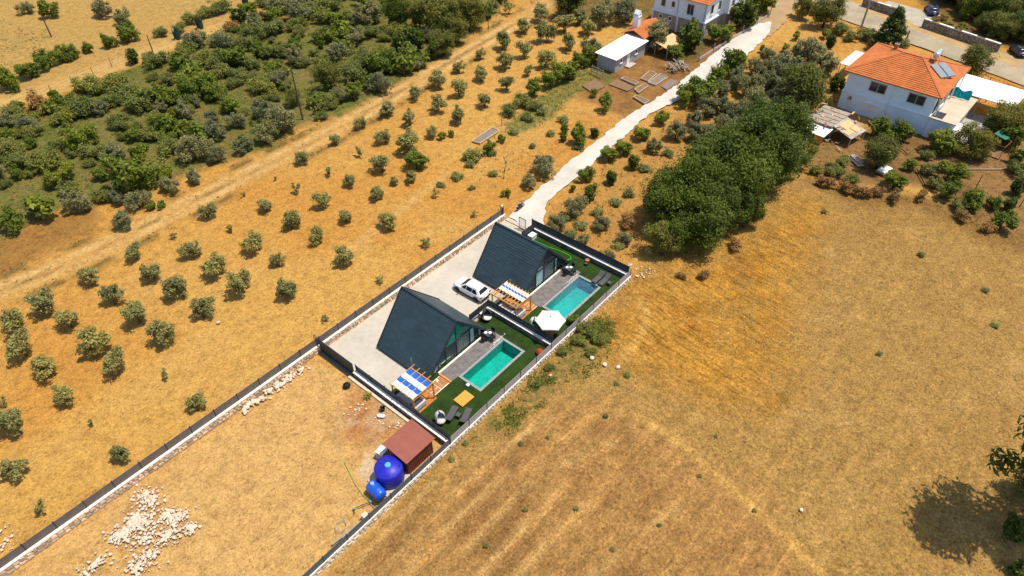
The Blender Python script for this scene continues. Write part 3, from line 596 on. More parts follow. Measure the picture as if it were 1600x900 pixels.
# ---------------------------------------------------------------- A-frame villas
def villa(X0, X1, XR, Y0, Y1, HR, label, curtain_mats, k):
    vl = empty('a_frame_villa', ((X0 + X1) / 2, (Y0 + Y1) / 2, 0), 0, label, 'villa', 'dark A-frame villas')
    ox, oy = vl.location.x, vl.location.y
    def B(mb, name, mat, par=vl): return link(name, mb.mesh(name, mat), par, (-ox, -oy, 0) if par is vl else None)
    ZE = .30; ncr = 22
    for side, xe in ((-1, X0), (1, X1)):
        mb = MB(); nvec = Vector(((HR - ZE) * side, 0, abs(XR - xe))).normalized()
        for i in range(ncr):
            t0 = i / ncr; t1 = (i + 1) / ncr + .012
            lo = Vector((xe + (XR - xe) * t0, 0, ZE + (HR - ZE) * t0)); hi = Vector((xe + (XR - xe) * min(t1, 1), 0, ZE + (HR - ZE) * min(t1, 1)))
            nb = 9
            for j in range(nb):
                ya = Y0 + (Y1 + .35 * t0 - Y0) * j / nb + .004; yb = Y0 + (Y1 + .35 * t0 - Y0) * (j + 1) / nb - .004
                jt = .006 * ((i * 7 + j * 3) % 3)
                q = []
                for y in (ya, yb):
                    q += [Vector((lo.x, y, lo.z)) - nvec * .06, Vector((hi.x, y, hi.z)) - nvec * .06, Vector((hi.x, y, hi.z)) + nvec * .012, Vector((lo.x, y, lo.z)) + nvec * (.062 + jt)]
                mb.add(q, [(0, 1, 2, 3), (7, 6, 5, 4), (0, 4, 5, 1), (1, 5, 6, 2), (2, 6, 7, 3), (3, 7, 4, 0)])
        B(mb, 'roof_slope', M['roof_blue'] if side < 0 else M['roof_blue'])
        # barge boards on the gable edges
        for y in (Y0 - .05, Y1 + .02):
            a = Vector((xe, y, ZE)); b_ = Vector((XR, y + (.33 if y > Y0 else 0), HR)); s = MB().bar(a + nvec * .03, b_ + nvec * .03, .10, .20)
            B(s, 'barge_board', M['metal_dark'])
        B(MB().box(min(xe, xe + side * .10), max(xe, xe + side * .10), Y0, Y1, ZE - .12, ZE - .02), 'gutter', M['metal_dark'])
        B(MB().box(xe - side * .18 - .06, xe - side * .18 + .06, Y0 + .9, Y1 - .1, -.1, ZE - .02), 'plinth', M['metal_dark'])
    B(MB().bar((XR, Y0 - .06, HR + .07), (XR, Y1 + .40, HR + .07), .22, .08), 'ridge_cap', M['metal_dark'])
    FY = Y0 + .30                                     # glazed gable
    slope = (HR - ZE) / (XR - X0)
    zt = lambda x: ZE + (min(x - X0, X1 - x)) * slope - .12
    xa, xb = X0 + .55, X1 - .55
    B(MB().box(xa, xb, FY + .4, Y1 - .1, .02, .10), 'floor', M['floor_in'])
    B(MB().add([(X0 + .2, Y1 - .15, 0), (X1 - .2, Y1 - .15, 0), (XR, Y1 - .15, HR - .2)], [(0, 1, 2)]), 'rear_gable', M['metal_dark'])
    B(MB().add([(X0 + 2.25, FY + 2.6, 2.35), (X1 - 2.25, FY + 2.6, 2.35), (XR, FY + 2.6, HR - .3)], [(0, 1, 2)]), 'loft_wall', M['inner_green'] if k == 0 else M['inner'])
    B(MB().box(X0 + 2.15, X1 - 2.15, FY + 3.4, FY + 3.5, .1, 2.3), 'room_wall', M['inner'])
    B(MB().box(X0 + 2.1, X1 - 2.1, FY + .05, FY + 3.4, 2.30, 2.42), 'loft_floor', M['inner'])
    # frame
    divs = [xa, xa + 1.25, xa + 2.35, XR, XR + 1.95, xb - 1.35, xb]
    mb = MB()
    for x in divs[1:-1]:
        mb.box(x - .05, x + .05, FY - .05, FY + .05, .12, min(zt(x), 2.3 if x != divs[3] else 9))
    mb.box(X0 + 2.0, X1 - 2.0, FY - .055, FY + .055, 2.28, 2.42)
    mb.bar((X0 + .35, FY, ZE + .15), (XR, FY, HR - .22), .1, .12).bar((X1 - .35, FY, ZE + .15), (XR, FY, HR - .22), .1, .12)
    B(mb, 'facade_frame', M['metal_dark'])
    for i, (a, b_) in enumerate(zip(divs, divs[1:])):
        top = lambda x: min(zt(x), 2.28)
        if i in (1, 4) and k == 0 and i == 1: continue      # sliding leaf open
        q = [(a + .05, FY, .12), (b_ - .05, FY, .12), (b_ - .05, FY, top(b_)), ((XR if a < XR < b_ else a + .05), FY, 2.28 if a < XR < b_ else top(a)), (a + .05, FY, top(a))]
        B(MB().add(q, [tuple(range(len(q)))]), 'glass_pane', M['pane'])
    for sx in (-1, 1):
        xe = X0 + 2.05 if sx < 0 else X1 - 2.05
        B(MB().add([(xe, FY, 2.42), (XR - .05 * -sx * -1, FY, 2.42), (XR, FY, HR - .3)], [(0, 1, 2)]), 'gable_pane', M['pane_green'] if k == 0 else M['pane'])
    B(MB().box(X0 + 1.5, X1 - 1.2, FY - .32, FY - .14, .02, .20), 'threshold', M['sill'])
    for (a, b_, cm) in curtain_mats:
        mb = MB(); n = max(4, int((b_ - a) / .16)); y0 = FY + .10
        pts = [(a + (b_ - a) * i / n, y0 + (.06 if i % 2 else -.03)) for i in range(n + 1)]
        zz = lambda x: min(2.2, zt(x) - .1)
        for (x0, ya), (x1, yb) in zip(pts, pts[1:]): mb.add([(x0, ya, .14), (x1, yb, .14), (x1, yb, zz(x1)), (x0, ya, zz(x0))], [(0, 1, 2, 3)])
        B(mb, 'curtain', M[cm])
    return vl
villa(3.92, 12.95, 8.40, 6.92, 14.25, 5.15, 'nearer dark blue A-frame villa with green glass gable, left of the white car', [(4.9, 5.7, 'curtain'), (8.5, 10.25, 'curtain_brown'), (10.5, 11.0, 'curtain'), (11.75, 12.2, 'curtain')], 0)
villa(18.45, 27.2, 22.85, 7.05, 14.1, 5.05, 'farther dark blue A-frame villa with curtained glass gable, right of the white car', [(19.3, 20.2, 'curtain'), (21.4, 22.75, 'curtain'), (22.95, 24.75, 'curtain_brown'), (25.0, 25.5, 'curtain')], 1)
for nm, x, lab in (('flue_pipe', 3.55, 'thin grey pipe standing behind the canopy of the nearer villa'), ('flue_pipe', 18.35, 'thin grey pipe standing behind the canopy of the farther villa')):
    tag(MB().tube([(x, 8.55, 0), (x, 8.55, 2.9)], .035, 8).build(nm, M['pole_grey']), lab, 'pipe')

# ---------------------------------------------------------------- pergolas
def pergola(X0, X1, Y0, Y1, Z, label, bands, nslat, over, gap0):
    pg = empty('pergola', (X0, Y0, 0), 0, label, 'pergola', 'wooden pergolas with striped shade cloths')
    W, D = X1 - X0, Y1 - Y0
    for (x, y) in ((.05, .05), (W - .05, .05), (.05, D - .05), (W - .05, D - .05)): MB().box(x - .055, x + .055, y - .055, y + .055, 0, Z - .14).build('post', M['wood'], pg)
    for x in (.05, W - .05): MB().box(x - .045, x + .045, -.12, D + .12, Z - .14, Z).build('beam', M['wood'], pg)
    for y in (.05, D - .05): MB().box(.1, W - .1, y - .035, y + .035, Z - .34, Z - .22).build('side_rail', M['wood'], pg)
    for i in range(nslat):
        y = D * i / (nslat - 1)
        MB().box(-.10, W + over, y - .03, y + .03, Z + .002, Z + .08).build('slat', M['wood'], pg)
    mb = MB(); n = nslat - 1; sag = 7
    for i in range(n):                                   # cloth woven under each bay, sagging between slats
        ya, yb = D * i / n + .031, D * (i + 1) / n - .031
        for (a, b_, mi) in bands:
            xs = [a + (b_ - a) * t / 4 for t in range(5)]
            g0 = len(mb.v)
            for x in xs:
                for t in range(sag + 1): mb.v.append((x * W, ya + (yb - ya) * t / sag, Z + .05 - .09 * math.sin(math.pi * t / sag) - .015 * math.sin(x * 17)))
            for q in range(4):
                for t in range(sag):
                    s = g0 + q * (sag + 1) + t; mb.f.append((s, s + 1, s + sag + 2, s + sag + 1)); mb.m.append(mi)
    mb.build('shade_cloth', [M['cloth_white'], M['cloth_blue']], pg)
    n = 14
    for i in range(n): MB().box(-.1, W + .1, (D + .1) * i / n + .004 - .15, (D + .1) * (i + 1) / n - .004 - .15, -.02, .10 + rnd.uniform(-.004, .004)).build('floor_board', M['wood_red'], pg)
    return pg
pergola(.40, 3.05, 5.10, 8.05, 2.35, 'wooden pergola with two blue bands in its white cloth, beside the nearer villa', [(0, .26, 0), (.26, .48, 1), (.48, .70, 0), (.70, .93, 1)], 5, .42, 0)
pergola(15.72, 18.3, 5.55, 8.95, 2.35, 'half covered wooden pergola with one blue band in its white cloth, behind the white car', [(.46, .66, 0), (.66, .78, 1), (.78, .97, 0)], 9, .14, 0)
def sofa(x, y, rz, w, label):
    s = empty('sofa', (x, y, .1), rz, label, 'sofa', 'garden sofas under the pergolas')
    MB().box(-w / 2, w / 2, -.38, .38, .0, .26).build('base', M['rattan'], s); MB().box(-w / 2 + .04, w / 2 - .04, -.34, .34, .26, .42).build('seat', M['cushion'], s)
    MB().box(-w / 2, w / 2, .30, .44, .26, .78).build('backrest', M['cushion'], s)
    for q in (-1, 1): MB().box(q * w / 2 - .09, q * w / 2 + .09, -.38, .30, .0, .58).build('armrest', M['cushion'], s)
sofa(1.15, 5.55, R(180), 1.5, 'pale grey sofa at the open side of the nearer pergola'); sofa(.95, 7.0, R(90), 1.5, 'pale grey sofa along the fence under the nearer pergola')
sofa(16.3, 7.4, R(90), 1.7, 'pale sofa with its back to the dark fence under the farther pergola'); sofa(16.8, 6.0, R(180), 1.2, 'pale sofa at the lawn end under the farther pergola')
for (x, y, lab) in ((2.0, 6.6, 'low table under the nearer pergola'), (17.3, 7.3, 'low table under the half covered pergola')):
    t = empty('coffee_table', (x, y, .1), 0, lab, 'table'); MB().lathe([(0, .40), (.42, .40), (.42, .36), (0, .36)], 20).build('table_top', M['cushion'], t)
    for a in range(3): MB().tube([(.28 * math.cos(a * 2.1), .28 * math.sin(a * 2.1), 0), (.2 * math.cos(a * 2.1), .2 * math.sin(a * 2.1), .36)], .02, 6).build('leg', M['black'], t)
# stepping walkways between pergolas and decks: boards over white pebbles
for k, (X0, X1, Y0, Y1, lab) in enumerate(((3.2, 5.5, 5.35, 6.75, 'orange board walkway laid in white pebbles beside the nearer pergola'), (18.42, 19.3, 5.45, 7.0, 'short orange board walkway between the farther pergola and pool deck'))):
    wk = empty('walkway', (X0, Y0, 0), 0, lab, 'walkway')
    MB().box(0, X1 - X0, 0, Y1 - Y0, -.02, .05).build('pebble_bed', M['cap'], wk)
    if k == 0:
        for (a, b_, d, e) in ((.05, .95, .08, .48), (.05, .95, .56, .96), (.12, .95, 1.0, 1.32), (1.05, 1.36, .1, 1.3), (1.44, 1.62, .1, .95), (1.68, 1.86, .1, 1.3), (1.92, 2.08, .1, 1.3)):
            MB().box(a, b_, d, e, .05, .11).build('board', M['wood_red'], wk)
        MB().box(2.12, 2.30, -.1, 1.5, .0, .20).build('step', M['wood'], wk)
    else:
        for i in range(4): MB().box(.02, .86, .06 + .38 * i, .36 + .38 * i, .05, .11).build('board', M['wood_red'], wk)

# ---------------------------------------------------------------- garden furniture
def lounger(x, y, rz, label, raised=.5):
    l = empty('sun_lounger', (x, y, .03), rz, label, 'sun lounger', 'grey sun loungers in the gardens')
    MB().box(0, 1.28, -.31, .31, .24, .32).build('seat', M['rattan'], l)
    MB().hexa([(-.62, -.31, .24 + raised), (0, -.31, .24), (0, .31, .24), (-.62, .31, .24 + raised), (-.60, -.31, .32 + raised), (.0, -.31, .32), (0, .31, .32), (-.60, .31, .32 + raised)]).build('backrest', M['rattan'], l)
    for (a, b_) in ((1.15, -.27), (1.15, .27), (.05, -.27), (.05, .27)): MB().box(a - .03, a + .03, b_ - .03, b_ + .03, 0, .24).build('leg', M['black'], l)
    MB().box(-.5, 1.2, -.29, -.25, .16, .22).box(-.5, 1.2, .25, .29, .16, .22).build('frame', M['black'], l)
lounger(2.25, 2.35, R(20), 'grey sun lounger nearer the boulder chair on the near lawn', .28); lounger(2.95, 1.15, R(22), 'grey sun lounger closest to the grey slatted fence on the near lawn', .28)
lounger(27.5, 2.85, R(180), 'grey sun lounger on the far lawn at the corner of the far pool', .38); lounger(27.6, 2.05, R(180), 'grey sun lounger beside the little side table on the far lawn', .38)
def side_table(x, y, rz, label):
    t = empty('side_table', (x, y, .03), rz, label, 'side table', 'rattan side tables')
    MB().box(-.22, .22, -.22, .22, .38, .43).build('table_top', M['rattan'], t)
    for (a, b_) in ((-.18, -.18), (.18, -.18), (-.18, .18), (.18, .18)): MB().box(a - .025, a + .025, b_ - .025, b_ + .025, 0, .38).build('leg', M['rattan'], t)
side_table(2.85, 1.85, .3, 'square grey side table between the two near loungers'); side_table(27.2, 1.35, 0, 'square grey side table near the slatted fence on the far lawn')
def dining(x, y, label, k):
    t = empty('dining_table', (x, y, .085), 0, label, 'table', 'black dining tables on the decks')
    MB().box(-.42, .42, -.42, .42, .70, .75).build('table_top', matte('table_grey%d' % k, (.055, .06, .065), .2, 4, .5, .1), t)
    for (a, b_) in ((-.36, -.36), (.36, -.36), (-.36, .36), (.36, .36)): MB().box(a - .03, a + .03, b_ - .03, b_ + .03, 0, .70).build('leg', M['black'], t)
    for (a, b_, w_) in ((-.12, .18, 'left'), (.16, -.16, 'right')):
        pl = empty('plate', (x + a, y + b_, .085 + .75), 0, 'round white plate on the black table of the %s deck, %s' % (('nearer', 'farther')[k], 'toward the glass gable' if w_ == 'left' else 'toward the pool'), 'plate', 'white plates on the deck tables')
        MB().lathe([(0, .006), (.10, .008), (.17, .026), (.17, .018), (.1, .001), (0, 0)], 18).build('dish', M['white_gloss'], pl)
    for i, (dx, dy, rz) in enumerate(((-.62, 0, 90), (.62, 0, -90), (0, .62, 0), (0, -.62, 180))):
        c_ = empty('garden_chair', (x + dx, y + dy, .085), R(rz), 'black garden chair on the %s of the %s deck table' % (('front yard side', 'rear wall side', 'glass gable side', 'pool side')[i], ('nearer', 'farther')[k]), 'chair', 'black garden chairs at the deck tables')
        MB().box(-.22, .22, -.22, .22, .42, .46).build('seat', M['black'], c_); MB().box(-.22, .22, .20, .24, .46, .88).build('backrest', M['black'], c_)
        for (a, b_) in ((-.2, -.2), (.2, -.2), (-.2, .2), (.2, .2)): MB().box(a - .02, a + .02, b_ - .02, b_ + .02, 0, .42).build('leg', M['black'], c_)
        for a in (-.22, .22): MB().box(a - .02, a + .02, -.2, .2, .62, .65).build('armrest', M['black'], c_)
dining(12.25, 6.45, 'square black dining table with two plates on the nearer deck', 0); dining(26.0, 6.15, 'square black dining table with two plates on the farther deck', 1)
mt = empty('lounge_mat', (4.72, 2.9, .03), R(-2), 'flat orange wooden mat on the turf beside the nearer pool', 'mat')
for i in range(3): MB().box(-.80 + .535 * i + .004, -.80 + .535 * (i + 1) - .004, -.62, .62, .10, .16 + .003 * i).build('panel', M['wood_orange'], mt)
for y in (-.5, .5): MB().box(-.78, .78, y - .05, y + .05, 0, .10).build('runner', M['wood'], mt)
def egg_chair(x, y, rz, label, cushion, shell, hang=True):
    e = empty('egg_chair', (x, y, .03), rz, label, 'egg chair')
    mb = MB(); n = 16; rows = 8; base = len(mb.v)
    for i in range(rows + 1):
        t = math.pi * (.30 + .64 * i / rows)
        for j in range(n + 1):
            a = math.pi * (.32 + 1.36 * j / n)
            mb.v.append((.52 * math.sin(t) * math.cos(a), .50 * math.sin(t) * math.sin(a), .85 - .72 * math.cos(t)))
    for i in range(rows):
        for j in range(n):
            s = base + i * (n + 1) + j; mb.f.append((s, s + 1, s + n + 2, s + n + 1)); mb.m.append(0)
    sh = mb.build('shell', M[shell], e, True); md = sh.modifiers.new('thickness', 'SOLIDIFY'); md.thickness = .05
    MB().lathe([(0, .30), (.40, .34), (.50, .46), (.42, .60), (0, .64)], 16, (.10, 0, 0)).build('cushion', M[cushion], e, True)
    MB().lathe([(0, 0), (.5, .0), (.5, .05), (0, .06)], 18, (-.1, 0, 0)).build('base', M['black'], e)
    MB().tube([(-.5, 0, .04), (-.66, 0, .8), (-.55, 0, 1.5), (-.15, 0, 1.8), (0, 0, 1.62)], .03, 8).build('stand', M['rattan'], e)
egg_chair(1.35, 2.75, R(-110), 'weathered grey egg chair on the near lawn beside the dark garden wall', 'cushion', 'cushion')
egg_chair(14.2, 8.35, R(-125), 'black egg chair with white cushion in the corner of the near lawn', 'cloth_white', 'rattan')
egg_chair(16.45, 3.65, R(-120), 'round white egg chair with leafy green cushion between pergola and parasol', 'green_cloth', 'cloth_white')
pu = empty('bean_bag', (13.95, .95, .03), 0, 'red bean bag against the grey slatted fence on the near lawn', 'bean bag')
MB().lathe([(0, 0), (.36, .02), (.44, .18), (.40, .36), (.24, .56), (.06, .68), (0, .68)], 16).build('cover', M['red_cloth'], pu, True)
# parasol with picnic table
um = empty('parasol', (16.78, 1.85, .03), 0, 'large white hexagonal parasol over the picnic table on the far lawn', 'parasol')
mb = MB(); n = 6; a0 = R(8)
ring_ = [(1.62 * math.cos(a0 + i * math.pi / 3), 1.62 * math.sin(a0 + i * math.pi / 3)) for i in range(n)]
mb.v.append((0, 0, 2.62))
for i in range(n):
    x0, y0 = ring_[i]; x1, y1 = ring_[(i + 1) % n]; b0 = len(mb.v)
    mb.v += [(x0 * .5, y0 * .5, 2.40), (x1 * .5, y1 * .5, 2.40), ((x0 + x1) * .25, (y0 + y1) * .25, 2.36), (x0, y0, 2.12), (x1, y1, 2.12), ((x0 + x1) * .485, (y0 + y1) * .485, 2.10), (x0, y0, 1.98), (x1, y1, 1.98), ((x0 + x1) * .485, (y0 + y1) * .485, 1.96)]
    f = [(0, b0, b0 + 2), (0, b0 + 2, b0 + 1), (b0, b0 + 3, b0 + 5, b0 + 2), (b0 + 2, b0 + 5, b0 + 4, b0 + 1), (b0 + 3, b0 + 6, b0 + 8, b0 + 5), (b0 + 5, b0 + 8, b0 + 7, b0 + 4)]
    mb.f += f; mb.m += [0] * 6
cn = mb.build('canopy', M['umbrella'], um); md = cn.modifiers.new('thickness', 'SOLIDIFY'); md.thickness = .012
MB().tube([(0, 0, 0), (0, 0, 2.72)], .03, 10).build('pole', M['wood'], um); MB().lathe([(.05, 2.62), (.06, 2.68), (0, 2.76)], 10).build('finial', M['black'], um)
for x, y in ring_: MB().bar((0, 0, 2.56), (x * .98, y * .98, 2.08), .02, .02).build('rib', M['wood'], um)
MB().lathe([(.28, 0), (.28, .06), (.06, .10), (0, .1)], 16).build('base', M['black'], um)
pt = empty('picnic_table', (16.55, 1.9, .03), R(90), 'reddish wooden picnic table with benches under the white parasol', 'table')
for i in range(5): MB().box(-.75, .75, -.36 + .146 * i, -.36 + .146 * i + .135, .70, .74).build('top_board', M['wood_red'], pt)
for y in (-.75, .75):
    for i in range(2): MB().box(-.75, .75, y - .14 + .145 * i, y - .14 + .145 * i + .135, .42, .46).build('bench_board', M['wood_red'], pt)
for x in (-.6, .6):
    MB().box(x - .03, x + .03, -.85, .85, .34, .42).box(x - .031, x + .031, -.34, .34, .62, .70).build('cross_beam', M['wood_red'], pt)
    for q in (-1, 1): MB().bar((x, q * .62, 0), (x, q * .25, .70), .07, .05, up=(1, 0, 0)).build('leg', M['wood_red'], pt)
pot = empty('flower_pot', (28.85, 5.55, .03), 0, 'terracotta coloured pot against the rear garden wall', 'pot'); MB().lathe([(0, 0), (.16, 0), (.24, .36), (.27, .36), (.27, .42), (.2, .42), (.19, .36), (0, .36)], 16).build('body', M['brick'], pot)
bx = empty('speaker_box', (28.35, 5.4, .03), 0, 'small black box on the turf by the terracotta pot', 'box'); MB().box(-.16, .16, -.2, .2, 0, .3).build('body', M['black'], bx); MB().box(-.13, .13, -.17, .17, .301, .315).build('lid', M['rattan'], bx)
tag(MB().tube([(28.1, 13.0, .06), (28.14, 11.6, .06), (28.2, 10.7, .06), (28.42, 9.9, .06), (28.55, 8.8, .06), (28.55, 8.1, .06), (28.45, 7.65, .06), (28.15, 7.42, .06), (27.75, 7.55, .06), (27.5, 7.95, .06), (27.3, 8.4, .06)], .035, 8).build('garden_hose', M['hose_green']), 'bright green hose curving over the turf beside the far villa', 'hose')
wb = empty('storage_box', (28.3, 13.4, .012), 0, 'white storage box behind the rear corner of the far villa', 'box'); MB().box(-.45, .45, -.35, .35, 0, .55).build('body', M['white_box'], wb); MB().box(-.48, .48, -.38, .38, .55, .62).build('lid', M['white_box'], wb)

# ---------------------------------------------------------------- vehicles
def car(x, y, rz, label, paint, group=None):
    c_ = empty('parked_car', (x, y, .02), rz, label, 'car', group)
    # stations along the length (front = +y): y, half width, floor z, belt z, crown z (bonnet / boot top)
    st = [(-2.15, .70, .45, .78, .80), (-2.05, .84, .32, .98, 1.02), (-1.6, .89, .26, 1.02, 1.06), (-.8, .91, .24, 1.00, 1.04), (.2, .91, .24, .97, 1.0), (.9, .90, .25, .95, 1.0), (1.45, .88, .27, .90, .97), (1.85, .80, .32, .80, .88), (2.10, .62, .42, .66, .70)]
    mb = MB(); n = 11
    for (yy, w, z0, zb, zc) in st:
        zm = z0 + (zb - z0) * .5
        half = [(w * .86, z0), (w * .97, z0 + .08), (w, zm), (w * .975, zb - .05), (w * .90, zb), (0, zc)]
        ring_ = half + [(-a, b_) for a, b_ in reversed(half[:-1])]
        mb.v += [(a, yy, b_) for a, b_ in ring_]
    for i in range(len(st) - 1):
        for j in range(n):
            j2 = (j + 1) % n; mb.f.append((i * n + j, i * n + j2, (i + 1) * n + j2, (i + 1) * n + j)); mb.m.append(0)
    mb.f += [tuple(range(n)), tuple((len(st) - 1) * n + j for j in range(n))]; mb.m += [0, 0]
    mb.build('body', M[paint], c_, True)
    # cabin
    bs = [(-1.98, .78, 1.00), (-.9, .84, 1.0), (.3, .84, .97), (1.10, .80, .96)]; rs_ = [(-1.50, .55, 1.46), (-.9, .60, 1.55), (-.1, .61, 1.57), (.22, .56, 1.51)]
    mb = MB()
    for (yy, w, z) in bs: mb.v += [(w, yy, z), (-w, yy, z)]
    for (yy, w, z) in rs_: mb.v += [(w, yy, z), (0, yy, z + .035), (-w, yy, z)]
    for i in range(3):
        a, b_ = 2 * i, 2 * i + 2; ra, rb = 8 + 3 * i, 8 + 3 * i + 3
        mb.f += [(a, b_, rb, ra), (a + 1, ra + 2, rb + 2, b_ + 1), (ra, rb, rb + 1, ra + 1), (ra + 1, rb + 1, rb + 2, ra + 2)]; mb.m += [0] * 4
    mb.f += [(0, 8, 9, 10, 1), (6, 7, 19, 18, 17)]; mb.m += [0, 0]
    cb = mb.build('cabin', M[paint], c_, True); bv = cb.modifiers.new('rounding', 'BEVEL'); bv.width = .07; bv.segments = 3; bv.limit_method = 'ANGLE'; bv.angle_limit = R(25)
    def pane(name, q, off):
        q = [Vector(v_) + Vector(off) for v_ in q]; MB().add(q, [tuple(range(len(q)))]).build(name, M['car_glass'], c_)
    pane('windscreen', [(-.70, 1.03, 1.005), (.70, 1.03, 1.005), (.50, .28, 1.47), (-.50, .28, 1.47)], (0, .022, .022))
    pane('rear_window', [(-.66, -1.87, 1.10), (.66, -1.87, 1.10), (.50, -1.56, 1.41), (-.50, -1.56, 1.41)], (0, -.02, .02))
    for s in (-1, 1):
        for (a, b_, d, e) in ((-1.55, -.82, -1.25, -.80), (-.76, .05, -.74, .02), (.11, .78, .08, .26)):
            q = [(s * .825, a, 1.04), (s * .825, b_, 1.03), (s * .645, e, 1.44), (s * .645, d, 1.44)]
            pane('side_window', q, (s * .018, 0, .008))
        m_ = MB().box(s * .98 - .09, s * .98 + .09, .72, .86, .98, 1.12); m_.bar((s * .84, .8, 1.0), (s * .95, .8, 1.03), .05, .04); m_.build('wing_mirror', M[paint], c_)
        MB().hexa([(s * .62, 1.86, .62), (s * .84, 1.62, .66), (s * .845, 1.60, .80), (s * .60, 1.90, .74), (s * .60, 1.93, .63), (s * .86, 1.66, .67), (s * .86, 1.62, .80), (s * .60, 1.95, .74)]).build('headlight', M['light_white'], c_)
        MB().box(min(s * .58, s * .84), max(s * .58, s * .84), -2.14, -1.98, .78, .94).build('tail_light', M['light_red'], c_)
        MB().box(s * .56 - .02, s * .56 + .02, -1.3, .0, 1.55, 1.585).build('roof_rail', M['steel'], c_)
        MB().box(min(s * .88, s * .915), max(s * .88, s * .915), -1.9, 1.75, .22, .34).build('sill_trim', M['tyre'], c_)
        for yy in (1.32, -1.33):
            w = empty('wheel', (s * .80, yy, .33)); w.parent = c_; del_ = None
            prof = [(.18, -.10), (.30, -.11), (.33, -.07), (.33, .07), (.30, .11), (.18, .10)]
            t = MB().lathe(prof, 20).build('tyre', M['tyre'], w, True); t.rotation_euler = (0, R(90), 0)
            t = MB().lathe([(0, .085), (.16, .09), (.21, .10), (.21, -.10), (.16, -.09), (0, -.085)], 16).build('rim', M['rim'], w); t.rotation_euler = (0, R(90), 0)
            MB().add([(s * .10, .39 * math.cos(q * math.pi / 8), .39 * math.sin(q * math.pi / 8)) for q in range(0, 9)] , [tuple(range(9))]).build('arch_trim', M['tyre'], w)
    MB().box(-.72, .72, -2.19, -2.08, .36, .58).build('rear_bumper', M['tyre'], c_); MB().box(-.62, .62, 1.98, 2.12, .36, .54).build('front_bumper', M['tyre'], c_)
    MB().box(-.26, .26, -2.205, -2.185, .62, .73).build('number_plate', M['white_gloss'], c_); MB().box(-.5, .5, 2.0, 2.09, .58, .68).build('grille', M['black'], c_)
    return c_
car(16.35, 12.55, R(2), 'white compact SUV parked on the pale yard between the two villas', 'car_white')
car(125.6, -20.3, R(-58), 'black car parked past the end of the roadside stone wall', 'car_black')
car(136.2, -2.6, R(-60), 'dark blue car in the shaded driveway behind the stone walls', 'car_blue')
sc = empty('motor_scooter', (32.2, 18.45, .02), R(4), 'black motor scooter parked at the edge of the white track', 'scooter')
for x in (-.62, .62):
    wheel = empty('wheel', (x, 0, .24)); wheel.parent = sc
    t = MB().lathe([(.15, -.05), (.22, -.06), (.24, 0), (.22, .06), (.15, .05)], 18).build('tyre', M['tyre'], wheel, True); t.rotation_euler = (R(90), 0, 0)
    t = MB().lathe([(0, .03), (.15, .04), (.15, -.04), (0, -.03)], 14).build('rim', M['rim'], wheel); t.rotation_euler = (R(90), 0, 0)
MB().hexa([(-.75, -.13, .35), (.25, -.13, .26), (.25, .13, .26), (-.75, .13, .35), (-.80, -.15, .68), (-.05, -.14, .66), (-.05, .14, .66), (-.80, .15, .68)]).build('body', M['black'], sc)
MB().box(-.75, -.02, -.14, .14, .68, .78).build('seat', M['tyre'], sc); MB().hexa([(.28, -.16, .3), (.42, -.16, .3), (.42, .16, .3), (.28, .16, .3), (.36, -.19, .95), (.46, -.19, .95), (.46, .19, .95), (.36, .19, .95)]).build('front_shield', M['light_white'], sc)
MB().tube([(.62, 0, .24), (.42, 0, .95)], .035, 8).build('fork', M['steel'], sc); MB().tube([(.36, -.34, 1.02), (.42, 0, .98), (.36, .34, 1.02)], .02, 8).build('handlebar', M['black'], sc)
MB().box(.1, .4, -.14, .14, .22, .27).build('footboard', M['tyre'], sc); MB().box(.45, .54, -.09, .09, .72, .86).build('headlight', M['light_white'], sc); MB().box(-.86, -.80, -.07, .07, .58, .66).build('tail_light', M['light_red'], sc)
MB().box(-.95, -.7, -.12, .12, .80, .84).build('luggage_rack', M['steel'], sc)

# ---------------------------------------------------------------- shed, tanks and clutter of the bare plot
sh = empty('tool_shed', (-2.85, 2.2, 0), 0, 'red metal shed with ribbed roof next to the big blue tank', 'shed')
x0, x1, y0, y1 = -1.5, 1.5, -1.22, 1.28
mb = MB(); mb.box(x0, x1, y0, y1, -.1, 2.02)
for i in range(15):
    x = x0 + .1 + i * (x1 - x0 - .2) / 14
    mb.box(x - .035, x + .035, y0 - .035, y0 + .01, 0, 2.0).box(x - .035, x + .035, y1 - .01, y1 + .035, 0, 2.0)
for i in range(12):
    y = y0 + .1 + i * (y1 - y0 - .2) / 11; mb.box(x0 - .035, x0 + .01, y - .035, y + .035, 0, 2.0).box(x1 - .01, x1 + .035, y - .035, y + .035, 0, 2.0)
mb.build('wall', M['shed_wall'], sh)
mb = MB().hexa([(-1.72, -1.45, 2.03), (1.72, -1.45, 2.03), (1.72, 1.5, 2.26), (-1.72, 1.5, 2.26), (-1.72, -1.45, 2.07), (1.72, -1.45, 2.07), (1.72, 1.5, 2.30), (-1.72, 1.5, 2.30)])
for i in range(17):
    y = -1.40 + i * 2.85 / 16; z = 2.07 + (y + 1.45) * .23 / 2.95; mb.hexa([(-1.72, y - .03, z - .01), (1.72, y - .03, z - .01), (1.72, y + .03, z - .01), (-1.72, y + .03, z - .01), (-1.72, y - .015, z + .045), (1.72, y - .015, z + .045), (1.72, y + .015, z + .045), (-1.72, y + .015, z + .045)])
mb.build('roof', M['shed_roof'], sh)
MB().box(-1.56, -1.53, .1, .95, .05, 1.9).build('door', M['shed_wall'], sh)
ac = empty('pump_box', (-4.55, 4.15, 0), R(10), 'pale square box beside the red shed', 'box'); MB().box(-.40, .40, -.38, .38, 0, .85).build('body', M['white_box'], ac); MB().box(-.43, .43, -.41, .41, .85, .90).build('lid', M['white_box'], ac); MB().box(-.41, -.405, -.3, .3, .15, .7).build('vent', M['grey_plastic'], ac)
